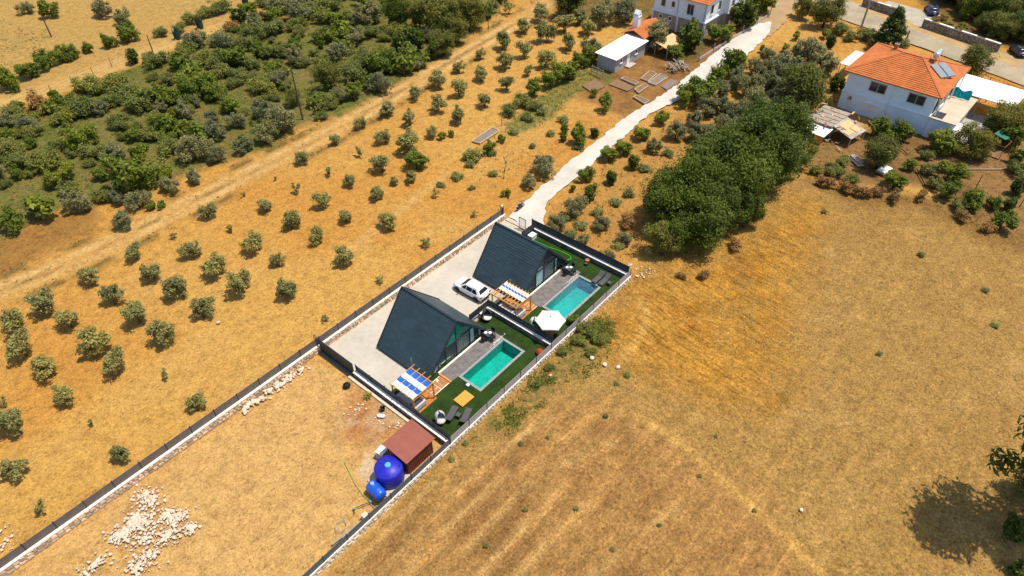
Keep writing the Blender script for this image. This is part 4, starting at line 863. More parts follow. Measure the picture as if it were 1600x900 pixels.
tk = empty('water_tank', (-5.62, 1.95, 0), 0, 'big round blue water tank with a pale blue lid beside the red shed', 'water tank')
MB().lathe([(1.16, 0), (1.22, .06), (1.22, .40), (1.235, .43), (1.22, .46), (1.22, .82), (1.235, .85), (1.22, .88), (1.22, 1.25), (1.235, 1.28), (1.22, 1.31), (1.22, 1.68), (1.19, 1.74), (.30, 2.0), (0, 2.0)], 48).build('shell', M['tank'], tk, True)
MB().lathe([(.26, 1.98), (.26, 2.05), (.22, 2.08), (0, 2.09)], 24).build('lid', M['cyan'], tk)
for i in range(8):
    a = i * math.pi / 4 + .3; MB().bar((.33 * math.cos(a), .33 * math.sin(a), 1.995), (1.1 * math.cos(a), 1.1 * math.sin(a), 1.772), .05, .03).build('rib', M['tank'], tk)
MB().tube([(.62, -.72, 1.76), (.62, -.72, 1.90)], .05, 8).build('vent_pipe', M['black'], tk)
mb = MB().box(-1.45, 1.3, -1.4, 1.35, -.2, .03).build('base_slab', M['concrete'], tk)
t2 = empty('water_tank', (-7.45, 1.62, 0), R(-5), 'small blue horizontal water tank in front of the big round one', 'water tank')
o2 = MB().lathe([(0, -.92), (.30, -.90), (.50, -.78), (.56, -.62), (.56, -.30), (.575, -.27), (.56, -.24), (.56, .24), (.575, .27), (.56, .30), (.56, .62), (.50, .78), (.30, .90), (0, .92)], 32).build('shell', M['tank_small'], t2, True, (0, 0, .68)); o2.rotation_euler = (R(90), 0, 0)
MB().lathe([(.17, 1.20), (.17, 1.28), (.12, 1.31), (0, 1.31)], 18, (0, .45, 0)).build('lid', M['grey_plastic'], t2)
for y in (-.5, .5): MB().box(-.42, .42, y - .08, y + .08, 0, .26).build('cradle', M['tank_small'], t2)
tag(MB().tube([(-7.15, 6.3, .03), (-7.5, 5.2, .03), (-7.92, 3.95, .03), (-8.2, 2.7, .03), (-8.24, 1.74, .03), (-8.1, 1.05, .03), (-7.6, .75, .03)], .024, 6).build('garden_hose', M['hose_dull']), 'pale green hose on the bare soil leading to the small blue tank', 'hose')
pp = empty('water_pipe', (0, 0, 0), 0, 'thin black water pipe with elbows in front of the small blue tank', 'pipe')
MB().tube([(-8.3, 1.5, .12), (-9.6, 2.1, .12)], .035, 8).build('run', M['black'], pp); MB().tube([(-9.6, 2.1, .12), (-9.85, 1.7, .12)], .035, 8).build('run', M['black'], pp); MB().tube([(-8.3, 1.5, .12), (-8.35, .9, .12), (-8.2, .55, .12)], .03, 8).build('run', M['black'], pp)
MB().box(-8.36, -8.24, 1.42, 1.56, .05, .2).build('elbow', M['cyan'], pp); MB().box(-9.67, -9.53, 2.03, 2.17, .05, .2).build('elbow', M['cyan'], pp)
tag(MB().box(-9.75, -9.25, .55, 1.0, -.1, .5).build('stone_block', M['stone_pale']), 'pale stone block at the foot of the slatted fence', 'block')
mb = MB()
for k in range(4): mb.tube([(-11.27 + (.42 + .05 * k) * math.cos(a * .35), 1.75 + (.40 + .04 * k) * math.sin(a * .35 + .1 * k), .03 + .02 * k) for a in range(19)], .010, 5)
tag(mb.build('wire_coil', M['grey_plastic']), 'coil of grey wire lying on the bare soil', 'wire coil')
tag(MB().bar((-12.8, 1.05, .05), (-9.9, .78, .05), .16, .05).build('plank', M['wood_grey']), 'long weathered plank lying along the slatted fence', 'plank')
tag(MB().bar((-11.9, .82, .13), (-10.1, .55, .10), .12, .05).build('plank', M['wood_grey']), 'short weathered plank lying across the long one', 'plank')
bg = empty('rubbish_bag', (-1.45, 12.75, 0), 0, 'black plastic bag beside the sliding gate on the bare plot', 'bag'); mb = MB().lathe([(0, 0), (.30, .04), (.38, .2), (.30, .38), (.12, .48), (.06, .56), (.1, .62), (0, .6)], 14)
mb.v = [(x * rnd.uniform(.88, 1.12), y * rnd.uniform(.88, 1.12), z) for x, y, z in mb.v]; mb.build('bag', M['black'], bg, True)
ck = empty('bucket', (-1.1, 7.95, 0), 0, 'dark bucket above a white sack on the reddish soil', 'bucket'); MB().lathe([(0, .02), (.20, 0), (.26, .40), (.24, .40), (.2, .04), (0, .04)], 18).build('body', M['black'], ck); MB().tube([(.25, 0, .38), (.15, 0, .55), (-.15, 0, .55), (-.25, 0, .38)], .01, 6).build('handle', M['steel'], ck)
sk = empty('cement_sack', (-1.75, 7.5, 0), R(30), 'white sack lying on the reddish soil below the dark bucket', 'sack'); mb = MB().lathe([(0, -.38), (.14, -.34), (.2, -.2), (.21, .2), (.14, .36), (0, .38)], 12); ob = mb.build('sack', M['white_gloss'], sk, True, (0, 0, .14)); ob.rotation_euler = (R(90), 0, 0); ob.scale = (1, .65, 1)
# ---------------------------------------------------------------- orange-roofed house on the right
H = empty('house', (85.7, -2.7, 0), R(-2), 'two storey pale blue house with orange hipped tile roof and solar water heater', 'house')
W, D, ZW = 12.2, 13.0, 5.95                    # depth along +x, length along -y, wall height
MB().box(0, W, -D, 0, -.3, 2.75).build('lower_wall', M['wall_blue'], H)
MB().box(.10, W - .1, -D + .1, -.1, 2.75, ZW).build('upper_wall', M['wall_blue'], H)
MB().box(-.10, W + .05, -D - .05, .05, 2.66, 2.80).build('ledge', M['wall_white'], H)
ov = .60; e0x, e1x, e0y, e1y = -ov, W + ov + .3, ov, -D - ov; ZE_, ZR = 5.98, 8.15; rx = W / 2 + .15; r0y, r1y = -5.2, -7.9
E4 = [(e0x, e0y), (e1x, e0y), (e1x, e1y), (e0x, e1y)]; RG = [(rx, r0y), (rx, r1y)]
def hip_slope(pa, pb, ra, rb, rows, name):
    """tile courses stepped down a slope: pa,pb eave corners, ra,rb ridge ends"""
    mb = MB(); a0, b0, a1, b1 = Vector((*pa, ZE_)), Vector((*pb, ZE_)), Vector((*ra, ZR)), Vector((*rb, ZR))
    n = (b0 - a0).cross(a1 - a0).normalized(); n = n if n.z > 0 else -n
    for i in range(rows):
        t0, t1 = i / rows, min(1, (i + 1) / rows + .2 / rows)
        la, lb, ha, hb = a0.lerp(a1, t0), b0.lerp(b1, t0), a0.lerp(a1, t1), b0.lerp(b1, t1); L = (lb - la).length; k = max(1, int(L / .30))
        for j in range(k):
            p, q, r_, s = la.lerp(lb, j / k), la.lerp(lb, (j + 1) / k), ha.lerp(hb, (j + 1) / k), ha.lerp(hb, j / k); m0, m1 = p.lerp(q, .5), s.lerp(r_, .5); h = .125 + rnd.uniform(-.015, .015)
            mb.add([p + n * h * .72, m0 + n * h, q + n * h * .72, r_ + n * .0, m1 + n * .03, s + n * .0, p - n * .05, q - n * .05], [(0, 1, 4, 5), (1, 2, 3, 4), (0, 6, 7, 2, 1)])
    return tag(mb.build(name, M['tile_orange'], H), kind='stuff')
hip_slope(E4[3], E4[0], RG[1], RG[0], 17, 'roof_tiles'); hip_slope(E4[1], E4[2], RG[0], RG[1], 17, 'roof_tiles')
hip_slope(E4[0], E4[1], RG[0], RG[0], 14, 'roof_tiles'); hip_slope(E4[2], E4[3], RG[1], RG[1], 14, 'roof_tiles')
MB().add([(*E4[0], ZE_ - .06), (*E4[1], ZE_ - .06), (*E4[2], ZE_ - .06), (*E4[3], ZE_ - .06)], [(0, 1, 2, 3)]).build('soffit', M['wall_white'], H)
mb = MB()
for (a, b_) in ((0, 1), (1, 2), (2, 3), (3, 0)): mb.bar((*E4[a], ZE_ - .02), (*E4[b_], ZE_ - .02), .08, .14)
mb.build('eave_board', M['tile_ridge'], H)
for (a, b_) in ((E4[0], RG[0]), (E4[1], RG[0]), (E4[2], RG[1]), (E4[3], RG[1])):
    a3, b3 = Vector((*a, ZE_ + .08)), Vector((*b_, ZR + .1)); n = int((b3 - a3).length / .34)
    mb = MB()
    for i in range(n): mb.bar(a3.lerp(b3, i / n), a3.lerp(b3, (i + 1.1) / n) + Vector((0, 0, -.02)), .24, .12)
    mb.build('hip_tiles', M['tile_ridge'], H)
MB().bar((*RG[0], ZR + .09), (*RG[1], ZR + .09), .26, .12).build('ridge_tiles', M['tile_ridge'], H)
def window(par, x, y0, y1, z0, z1, frame, leaves=2, axis='x', depth=.06, name='window'):
    """framed window proud of a wall at x (facing -x), or of a wall at y (facing -y) when axis is 'y'"""
    def bx(mb, d0, d1, a0, a1, c0, c1): return mb.box(x + d0, x + d1, a0, a1, c0, c1) if axis == 'x' else mb.box(a0, a1, x + d0, x + d1, c0, c1)
    mb = MB(); t = .11
    bx(mb, -depth, .02, y0, y1, z0, z0 + t); bx(mb, -depth, .02, y0, y1, z1 - t, z1); bx(mb, -depth, .02, y0, y0 + t, z0 + t, z1 - t); bx(mb, -depth, .02, y1 - t, y1, z0 + t, z1 - t)
    for i in range(1, leaves):
        yy = y0 + (y1 - y0) * i / leaves; bx(mb, -depth, .02, yy - t / 2, yy + t / 2, z0 + t, z1 - t)
    f = mb.build(name, frame, par)
    for i in range(leaves):
        a, b_ = y0 + (y1 - y0) * i / leaves + t * .7, y0 + (y1 - y0) * (i + 1) / leaves - t * .7
        bx(MB(), -.02, .01, a, b_, z0 + t, z1 - t).build('pane', M['window_dark'], f)
    bx(MB(), -depth - .08, .0, y0 - .06, y1 + .06, z0 - .09, z0 - .012).build('sill', M['wall_white'], f)
    return f
window(H, .10, -6.0, -3.55, 3.85, 5.35, M['frame_brown']); window(H, .10, -11.6, -9.15, 3.85, 5.35, M['frame_brown'])
window(H, 0, -1.75, -1.1, 1.55, 2.2, M['wall_grey'], 1)
f = MB().box(-.05, .02, -5.65, -3.75, .85, 1.95).build('shutter', M['wall_white'], H); MB().box(-.35, .05, -5.8, -3.6, 2.02, 2.10).build('shutter_hood', M['wall_white'], f); MB().box(-.07, -.05, -4.72, -4.68, .85, 1.95).build('shutter_joint', M['wall_grey'], f)
MB().tube([(.02, -7.0, 5.9), (.02, -7.0, 3.0), (-.12, -7.05, 2.5), (-.08, -7.05, .2)], .05, 8).build('downpipe', M['wall_white'], H)
MB().tube([(-.05, -1.0, 2.5), (-.05, -1.3, 1.9), (-.05, -1.9, 1.2), (-.05, -1.8, .3)], .04, 6).build('downpipe', M['wall_white'], H)
MB().box(8.2, 8.75, -3.6, -3.1, 6.3, 8.35).build('chimney', M['brick'], H); MB().box(8.12, 8.83, -3.68, -3.02, 8.35, 8.43).build('chimney_cap', M['wall_grey'], H)
for yy in (-3.5, -3.2): MB().lathe([(.1, 8.43), (.1, 8.7), (.0, 8.72)], 10, (8.45, yy, 0)).build('chimney_pot', M['black'], H)
# end wall balcony of the house
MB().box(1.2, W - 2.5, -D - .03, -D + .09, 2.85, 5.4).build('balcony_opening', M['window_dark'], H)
for x in (.3, 4.0, 7.5, 11.8): MB().box(x - .1, x + .1, -D - .55, -D - .35, 2.8, 5.9).build('balcony_post', M['wall_white'], H)
MB().bar((.2, -D - .45, 4.1), (5.2, -D - .45, 3.1), .12, .5).build('stair_parapet', M['wall_white'], H)
# solar water heater (rests on the roof)
SW = empty('solar_water_heater', (91.7, -13.3, 6.78), R(58), 'silver solar water heater with tank and two panels on the orange roof', 'solar heater')
for y in (-.72, .72): MB().hexa([(-2.25, y - .62, .10), (.35, y - .62, 1.0), (.35, y + .62, 1.0), (-2.25, y + .62, .10), (-2.25, y - .62, .19), (.35, y - .62, 1.09), (.35, y + .62, 1.09), (-2.25, y + .62, .19)]).build('solar_panel', M['solar'], SW)
MB().box(-2.25, -2.18, -1.36, 1.36, .02, .22).build('panel_rail', M['steel'], SW)
ob = MB().lathe([(0, -1.1), (.38, -1.06), (.44, -.98), (.44, .98), (.38, 1.06), (0, 1.1)], 24).build('tank', M['steel'], SW, True, (1.5, -.6, 2.05)); ob.rotation_euler = (R(90), 0, R(32))
for (x, y) in ((1.0, -1.2), (1.0, .1), (1.9, -1.2), (1.9, .1)): MB().bar((x, y, .3), (x, y, 1.85), .06, .06).build('stand_leg', M['steel'], SW)
MB().tube([(1.3, -.5, 1.8), (.8, -.6, 1.3), (.35, -.2, 1.05)], .03, 6).build('pipe', M['rust'], SW)
ht = empty('roof_hatch', (94.2, -14.8, 6.52), 0, 'small dark reddish hatch on the orange roof beside the solar panels', 'hatch'); MB().box(-.55, .55, -.22, .22, -.05, .16).build('lid', M['rust'], ht)
an = empty('house_annex', (84.9, -16.4, 0), R(-2), 'low annex with a flat sand coloured terrace joined to the orange-roofed house', 'building')
MB().box(.0, 12.0, -2.5, .65, -.3, 2.78).build('wall', M['wall_blue'], an); MB().box(-.2, 12.3, -3.0, .60, 2.78, 2.95).build('terrace', M['terrace'], an)
MB().box(3.0, 12.0, -2.62, -2.51, -.1, 2.7).build('side_wall', M['wall_grey'], an); MB().box(.3, 2.4, -.95, .4, 2.952, 3.02).build('stairwell', M['window_dark'], an)
MB().box(-.03, .0, -1.9, -1.0, .9, 2.0).build('shutter', M['wall_blue'], an)
tc = empty('hanging_cloth', (93.5, -16.45, 2.95), R(90), 'crumpled teal tarpaulin hung along the terrace under the orange roof', 'tarpaulin'); mb = MB(); n = 14
for i in range(n + 1):
    for j in range(5): mb.v.append((-2.4 + 4.8 * i / n, .12 * math.sin(i * 1.9 + j) + .2 * (4 - j) / 4 - .2, .15 + 1.25 * j / 4 * (1 + .18 * math.sin(i * 1.3))))
for i in range(n):
    for j in range(4): s = i * 5 + j; mb.f.append((s, s + 5, s + 6, s + 1)); mb.m.append(0)
ob = mb.build('cloth', M['teal_cloth'], tc); ob.modifiers.new('thickness', 'SOLIDIFY').thickness = .04
cp = empty('white_canopy', (95.6, -15.3, 0), R(-4), 'big flat white canopy roof at the right of the orange-roofed house', 'canopy')
MB().box(0, 7.2, -9.4, 0, 3.15, 3.27).build('roof', M['sheet_white'], cp)
for x in (.2, 7.0):
    for y in (-.3, -4.7, -9.1): MB().box(x - .06, x + .06, y - .06, y + .06, -.1, 3.15).build('post', M['pole_grey'], cp)
fp = empty('flat_sheet', (95.0, 1.15, 0), R(-2), 'white sheet roof of a small lean-to at the left end of the orange-roofed house', 'lean-to'); MB().box(0, 6.6, -1.6, .0, 2.72, 2.80).build('roof', M['sheet_white'], fp)
for x in (.1, 3.3, 6.5): MB().box(x - .05, x + .05, -.15, -.05, -.1, 2.72).build('post', M['pole_grey'], fp)
sheet("courtyard", [(86, -18.9), (97, -19.4), (97, -25), (86, -22.5)], .02, M['wall_grey'])
lt = empty('lean_to_roof', (84.4, -19.4, 0), R(-10), 'small white metal sheet roof at the front corner of the low annex', 'lean-to'); MB().hexa([(0, -1.9, 2.2), (2.6, -1.9, 2.3), (2.6, .5, 2.3), (0, .5, 2.2), (0, -1.9, 2.26), (2.6, -1.9, 2.36), (2.6, .5, 2.36), (0, .5, 2.26)]).build('roof', M['sheet_white'], lt)
for x in (.1, 2.5):
    for y in (-1.8, .4): MB().box(x - .04, x + .04, y - .04, y + .04, -.1, 2.2).build('post', M['rust'], lt)
cg = empty('rusty_frame', (85.2, -21.6, 0), R(-8), 'rusty pipe frame pen with green cloth beside the low annex', 'frame')
for (x, y) in ((0, 0), (0, -4.6), (2.6, 0), (2.6, -4.6)): MB().tube([(x, y, -.1), (x, y, 1.9)], .045, 6).build('post', M['rust'], cg)
for (a, b_) in (((0, 0), (0, -4.6)), ((2.6, 0), (2.6, -4.6)), ((0, 0), (2.6, 0)), ((0, -4.6), (2.6, -4.6)), ((0, -2.3), (2.6, -2.3))): MB().tube([(*a, 1.9), (*b_, 1.9)], .04, 6).build('rail', M['rust'], cg)
MB().box(.05, 2.55, -4.5, -.1, -.05, .03).build('soil_bed', M['soil'], cg); MB().hexa([(2.0, -3.9, 2.0), (4.0, -4.4, 2.1), (4.2, -2.4, 2.3), (2.3, -2.2, 2.2), (2.0, -3.9, 2.02), (4.0, -4.4, 2.12), (4.2, -2.4, 2.32), (2.3, -2.2, 2.22)]).build('cloth', M['green_cloth'], cg)
# ramshackle coop between the tall trees and the house
co = empty('animal_coop', (73.63, -5.53), R(-8), 'ramshackle coop with grey sheet roofs and orange boards by the tall dark trees', 'coop')
MB().hexa([(1.0, .2, 1.9), (6.6, .2, 2.1), (6.6, 4.4, 1.9), (1.0, 4.4, 1.7), (1.0, .2, 1.96), (6.6, .2, 2.16), (6.6, 4.4, 1.96), (1.0, 4.4, 1.76)]).build('roof_sheet', M['sheet_grey'], co)
for i in range(5): MB().hexa([(1.05 + 1.1 * i, .2, 1.97 + .04 * i), (1.95 + 1.1 * i, .2, 2.0 + .04 * i), (1.95 + 1.1 * i, 4.4, 1.80 + .04 * i), (1.05 + 1.1 * i, 4.4, 1.77 + .04 * i), (1.05 + 1.1 * i, .2, 2.04 + .04 * i), (1.95 + 1.1 * i, .2, 2.04 + .04 * i), (1.95 + 1.1 * i, 4.4, 1.84 + .04 * i), (1.05 + 1.1 * i, 4.4, 1.84 + .04 * i)]).build('roof_sheet', M['wood_grey'], co)
MB().hexa([(1.0, -3.0, 1.3), (4.8, -3.3, 1.4), (5.3, .1, 2.05), (1.5, .3, 1.95), (1.0, -3.0, 1.36), (4.8, -3.3, 1.46), (5.3, .1, 2.11), (1.5, .3, 2.01)]).build('roof_sheet', M['sheet_grey'], co)
for q in ((1.3, 2.9, -2.4, -1.5, 0), (2.2, 4.6, -1.5, -.3, .22), (3.1, 4.4, -2.7, -1.6, .0)):
    zA = lambda x, y: 1.38 + (y + 3.1) * .2 + .03 * (x - 1)
    MB().hexa([(q[0], q[2], zA(q[0], q[2])), (q[1], q[2], zA(q[1], q[2])), (q[1], q[3], zA(q[1], q[3])), (q[0], q[3], zA(q[0], q[3])), (q[0], q[2], zA(q[0], q[2]) + .06), (q[1], q[2], zA(q[1], q[2]) + .06), (q[1], q[3], zA(q[1], q[3]) + .06), (q[0], q[3], zA(q[0], q[3]) + .06)]).build('board', M['cardboard'], co)
MB().hexa([(-1.2, .0, 1.2), (1.2, .0, 1.6), (1.2, 3.2, 1.5), (-1.2, 3.2, 1.1), (-1.2, .0, 1.26), (1.2, .0, 1.66), (1.2, 3.2, 1.56), (-1.2, 3.2, 1.16)]).build('roof_sheet', M['sheet_white'], co)
MB().hexa([(-1.4, .1, 0), (-1.3, .1, 0), (-1.0, 1.6, 0), (-1.1, 1.6, 0), (-1.0, .1, 1.3), (-.95, .1, 1.3), (-.8, 1.4, 1.3), (-.86, 1.4, 1.3)]).build('side_board', M['wood_orange'], co)
for (x, y, z) in ((1.1, -2.9, 1.3), (4.7, -3.2, 1.4), (1.1, 4.3, 1.7), (6.5, 4.3, 1.9), (6.5, .3, 2.1), (1.4, .2, 1.9), (-1.1, 3.0, 1.1)): MB().box(x - .06, x + .06, y - .06, y + .06, -.1, z).build('post', M['wood_grey'], co)
MB().box(1.6, 6.2, .6, 4.0, 0, 1.6).build('inner_wall', M['wood_grey'], co)
rc = random.Random(12)
for i in range(26):
    x, y = rc.uniform(-1.6, 7.0), rc.uniform(-4.6, 4.8); a = rc.uniform(0, 3.14); L = rc.uniform(.5, 1.5); z = .15 if y < -3.2 or x < 1.0 else rc.uniform(2.0, 2.12)
    MB().bar((x - L * .5 * math.cos(a), y - L * .5 * math.sin(a), z), (x + L * .5 * math.cos(a), y + L * .5 * math.sin(a), z + rc.uniform(-.04, .12)), rc.uniform(.08, .3), .04).build('loose_board', [M['wood_grey'], M['rust'], M['sheet_grey'], M['cardboard']][i % 4], co)
for i, (px, py, w_, d_, rz, lab) in enumerate(((75.5, -13.62, 1.6,1.2,20,'pale crumpled sheet heap beside the coop yard'), (71.23, -10.86, 2.6,1.0,50,'pile of grey boards and sheets below the coop'), (71.06, -14.79, 2.2,1.3,-15,'white topped crate stack at the field edge of the garden'), (88.75, -13.64, 2.4,.25,10,'white plank lying against the foot of the blue wall'))):
    dbr = empty('debris', (px, py, 0), R(rz), lab, 'debris')
    for k in range(2 if d_ > .5 else 1): MB().box(-w_ / 2 + .1 * k, w_ / 2 - .16 * k, -d_ / 2 + .12 * k, d_ / 2 - .05 * k, .02 + .22 * k, .2 + .22 * k).build('sheet' if d_ > .5 else 'plank', [M['sheet_grey'], M['sheet_white'], M['wood_grey'], M['sheet_white']][(k + i) % 4] if d_ > .5 else M['sheet_white'], dbr, loc=(0, 0, .02 * k))

# ---------------------------------------------------------------- white house at the top
H3 = empty('house', (96.0, 26.7, 0), 0, 'white two storey house with beige ground floor at the top edge of the photo', 'house')
MB().box(.15, 7.0, .15, 11.0, -.3, 2.75).build('lower_wall', M['wall_beige'], H3); MB().box(.0, 7.0, .0, 11.0, 2.95, 6.3).build('upper_wall', M['wall_white'], H3)
MB().box(-.25, 7.0, -.25, 11.3, 2.75, 2.95).build('ledge', M['wall_white'], H3)
MB().box(7.0, 14.0, -1.1, 11.0, 2.95, 6.3).build('upper_wall', M['wall_white'], H3); MB().box(7.0, 14.0, -.8, 11.0, -.3, 2.75).build('lower_wall', M['wall_beige'], H3); MB().box(7.003, 14.2, -1.3, 11.3, 2.75, 2.947).build('ledge', M['wall_white'], H3)
for (x, y) in ((.0, 11.0), (.0, 5.6), (0, 0.0)): MB().box(x - .2, x + .14, y - .16, y + .16, -.2, 2.75).build('pillar', M['wall_white'], H3)
for (y0, y1, z0, z1, lv) in ((8.6, 9.5, 3.9, 5.6, 1), (6.6, 7.3, 4.2, 5.2, 1), (2.6, 4.0, 3.6, 5.5, 2)): window(H3, 0, y0, y1, z0, z1, M['frame_brown'], lv)
for (y0, y1) in ((8.9, 9.8), (6.9, 7.7)): window(H3, .15, y0, y1, 1.5, 2.3, M['wall_white'], 1)
for (x0, x1, z0, z1) in ((1.6, 2.6, 3.9, 5.6), (4.6, 5.6, 3.9, 5.6)): window(H3, 0, x0, x1, z0, z1, M['frame_brown'], 1, 'y')
for (x0, x1, z0, z1) in ((8.0, 9.0, 3.9, 5.6), (11.0, 12.2, 3.9, 5.6)): window(H3, -1.1, x0, x1, z0, z1, M['frame_brown'], 1, 'y')
MB().box(10.0, 11.3, -.86, -.8, 0, 2.2).build('door', M['frame_brown'], H3); MB().tube([(-.06, 5.9, 6.2), (-.06, 5.9, 3.0)], .05, 6).build('downpipe', M['pole_grey'], H3); MB().tube([(-.07, .3, 6.2), (-.07, .3, 3.0)], .05, 6).build('downpipe', M['pole_grey'], H3)
mb = MB()
for i in range(12):
    t0, t1 = i / 12, (i + 1.15) / 12; mb.hexa([(-.6 + 7 * t0, -.6, 6.3 + 1.8 * t0), (-.6 + 7 * t1, -.6, 6.3 + 1.8 * t1), (-.6 + 7 * t1, 11.6, 6.3 + 1.8 * t1), (-.6 + 7 * t0, 11.6, 6.3 + 1.8 * t0), (-.6 + 7 * t0, -.6, 6.42 + 1.8 * t0), (-.6 + 7 * t1, -.6, 6.36 + 1.8 * t1), (-.6 + 7 * t1, 11.6, 6.36 + 1.8 * t1), (-.6 + 7 * t0, 11.6, 6.42 + 1.8 * t0)])
mb.hexa([(6.4, -1.6, 8.1), (14.6, -1.6, 6.3), (14.6, 11.6, 6.3), (6.4, 11.6, 8.1), (6.4, -1.6, 8.2), (14.6, -1.6, 6.4), (14.6, 11.6, 6.4), (6.4, 11.6, 8.2)])
mb.build('roof', M['tile_orange'], H3)
hu = empty('hut', (73.4, 31.3, 0), 0, 'grey block hut with a clean white sheet roof beside the vegetable beds', 'hut')
MB().box(0, 9.6, .0, 3.7, -.2, 2.25).build('wall', M['wall_grey'], hu); MB().hexa([(-.35, -.35, 2.26), (10.0, -.35, 2.36), (10.0, 4.1, 2.56), (-.35, 4.1, 2.46), (-.35, -.35, 2.36), (10.0, -.35, 2.46), (10.0, 4.1, 2.66), (-.35, 4.1, 2.56)]).build('roof', M['sheet_white'], hu)
window(hu, 0, 1.4, 2.2, 1.1, 1.9, M['wall_white'], 1, 'y'); window(hu, 0, 6.2, 7.0, 1.1, 1.9, M['wall_white'], 1, 'y'); MB().box(3.6, 4.5, -.06, .0, 0, 2.05).build('door', M['white_gloss'], hu); MB().box(3.0, 5.2, -1.1, -.06, -.05, .12).build('doorstep', M['wall_beige'], hu)
h2 = empty('hut', (83.4, 31.9, 0), 0, 'small outbuilding with orange tile roof and white chimney behind the white-roofed hut', 'hut')
MB().box(0, 7.0, .2, 4.2, -.2, 2.6).build('wall', M['wall_beige'], h2)
mb = MB()
for i in range(9):
    t0, t1 = i / 9, (i + 1.15) / 9; z = lambda t: 2.55 + 1.0 * t
    for sg in (0, 1):
        ya = lambda t: (-.2 + 2.4 * t) if sg == 0 else (4.6 - 2.4 * t)
        mb.hexa([(-.3, ya(t0), z(t0)), (7.3, ya(t0), z(t0)), (7.3, ya(t1), z(t1)), (-.3, ya(t1), z(t1)), (-.3, ya(t0), z(t0) + .12), (7.3, ya(t0), z(t0) + .12), (7.3, ya(t1), z(t1) + .06), (-.3, ya(t1), z(t1) + .06)])
mb.build('roof', M['tile_orange'], h2); MB().box(1.6, 2.6, 2.6, 3.6, 2.0, 5.2).build('chimney', M['wall_white'], h2); MB().box(1.5, 2.7, 2.5, 3.7, 5.2, 5.3).hexa([(1.6, 2.6, 5.7), (2.6, 2.6, 5.7), (2.6, 3.6, 5.7), (1.6, 3.6, 5.7), (2.05, 2.6, 6.3), (2.15, 2.6, 6.3), (2.15, 3.6, 6.3), (2.05, 3.6, 6.3)]).box(1.6, 1.8, 2.6, 2.8, 5.3, 5.7).box(2.4, 2.6, 2.6, 2.8, 5.3, 5.7).box(1.6, 1.8, 3.4, 3.6, 5.3, 5.7).box(2.4, 2.6, 3.4, 3.6, 5.3, 5.7).build('chimney_cap', M['wall_white'], h2)
h4 = empty('lean_to_roof', (86.53, 28.18), R(-5), 'small slanted orange board roof under the grey olive tree by the hut', 'lean-to'); MB().hexa([(-2.6, -1.2, 1.6), (2.6, -1.2, 1.7), (2.6, 1.6, 2.3), (-2.6, 1.6, 2.2), (-2.6, -1.2, 1.68), (2.6, -1.2, 1.78), (2.6, 1.6, 2.38), (-2.6, 1.6, 2.28)]).build('roof', M['cardboard'], h4)
for (x, y) in ((-2.5, -1.1), (2.5, -1.1), (-2.5, 1.5), (2.5, 1.5)): MB().box(x - .06, x + .06, y - .06, y + .06, -.1, 1.7).build('post', M['wood_grey'], h4)
BEDN = ['nearest the white-roofed hut door', 'netted, second from the hut door', 'narrow and edged in pale boards below the hut', 'pale edged, beside the narrow one', 'lowest, beside the edge of the white track', 'unedged, between the netted bed and the white track', 'broad and dark at the orchard end of the hut yard', 'long and brown in front of the hut']
BEDS = [[(74.09, 26.49), (77.52, 26.87), (77.43, 25.32), (74.02, 24.99)], [(73.59, 24.72), (77.8, 24.87), (77.48, 23.22), (73.59, 23.27)], [(71.95, 29.08), (72.86, 28.97), (72.6, 25.91), (71.56, 25.99)], [(70.03, 25.14), (72.71, 24.97), (72.49, 24.05), (69.4, 23.97)], [(67.61, 23.88), (68.32, 23.8), (68.04, 21.18), (66.82, 21.2)], [(73.86, 22.39), (77.38, 22.49), (77.36, 20.92), (73.46, 20.98)], [(65.72, 32.68), (69.18, 32.45), (67.96, 29.55), (64.79, 29.95)], [(68.97, 29.55), (71.52, 29.61), (70.86, 25.67), (68.88, 25.74)], [(40.62, 34.63), (45.52, 35), (45.49, 33.53), (40.93, 33.33)]]
for i, q in enumerate(BEDS):
    cx, cy = sum(a for a, _ in q) / 4, sum(b_ for _, b_ in q) / 4
    bd = empty('raised_bed', (cx, cy, 0), 0, ('vegetable bed ' + BEDN[i]) if i < 8 else 'lone pale edged vegetable bed among the olive trees', 'vegetable bed', 'vegetable beds')
    ql = [(a - cx, b_ - cy) for a, b_ in q]; MB().prism(ql, -.1, .08 if i not in (5, 6, 7) else .035).build('soil', M['soil_grey'] if i in (1, 5, 8) else M['soil'], bd)
    if i not in (5, 6, 7):
        for a, b_ in zip(ql, ql[1:] + ql[:1]): MB().bar((*a, .08), (*b_, .08), .07, .2).build('edge_board', M['stone_pale'], bd)
wp = empty('log_pile', (81.58, 23.76), R(-30), 'heap of grey sawn logs beside the vegetable beds', 'log pile'); r_ = random.Random(4)
for i in range(46):
    x, y, z = r_.uniform(-1.9, 1.9), r_.uniform(-1.1, 1.1), r_.uniform(.1, 1.1); a = r_.gauss(1.5, .5); L = r_.uniform(.5, 1.1)
    MB().tube([(x - L * math.cos(a), y - L * math.sin(a), z * (1 - abs(x) / 3)), (x + L * math.cos(a), y + L * math.sin(a), z * (1 - abs(x) / 3) + r_.uniform(-.25, .35))], r_.uniform(.06, .12), 7).build('log', M['wood_grey'], wp)
gy = empty('wooden_gate', (70.47, 32.92), R(80), 'weathered white rail gate at the corner of the hut yard', 'gate')
for z in (.3, .75, 1.2): MB().box(-1.3, 1.3, -.03, .03, z, z + .12).build('rail', M['wood_grey'], gy)
for x in (-1.3, 0, 1.3): MB().box(x - .05, x + .05, -.05, .05, -.1, 1.45).build('post', M['wood_grey'], gy)
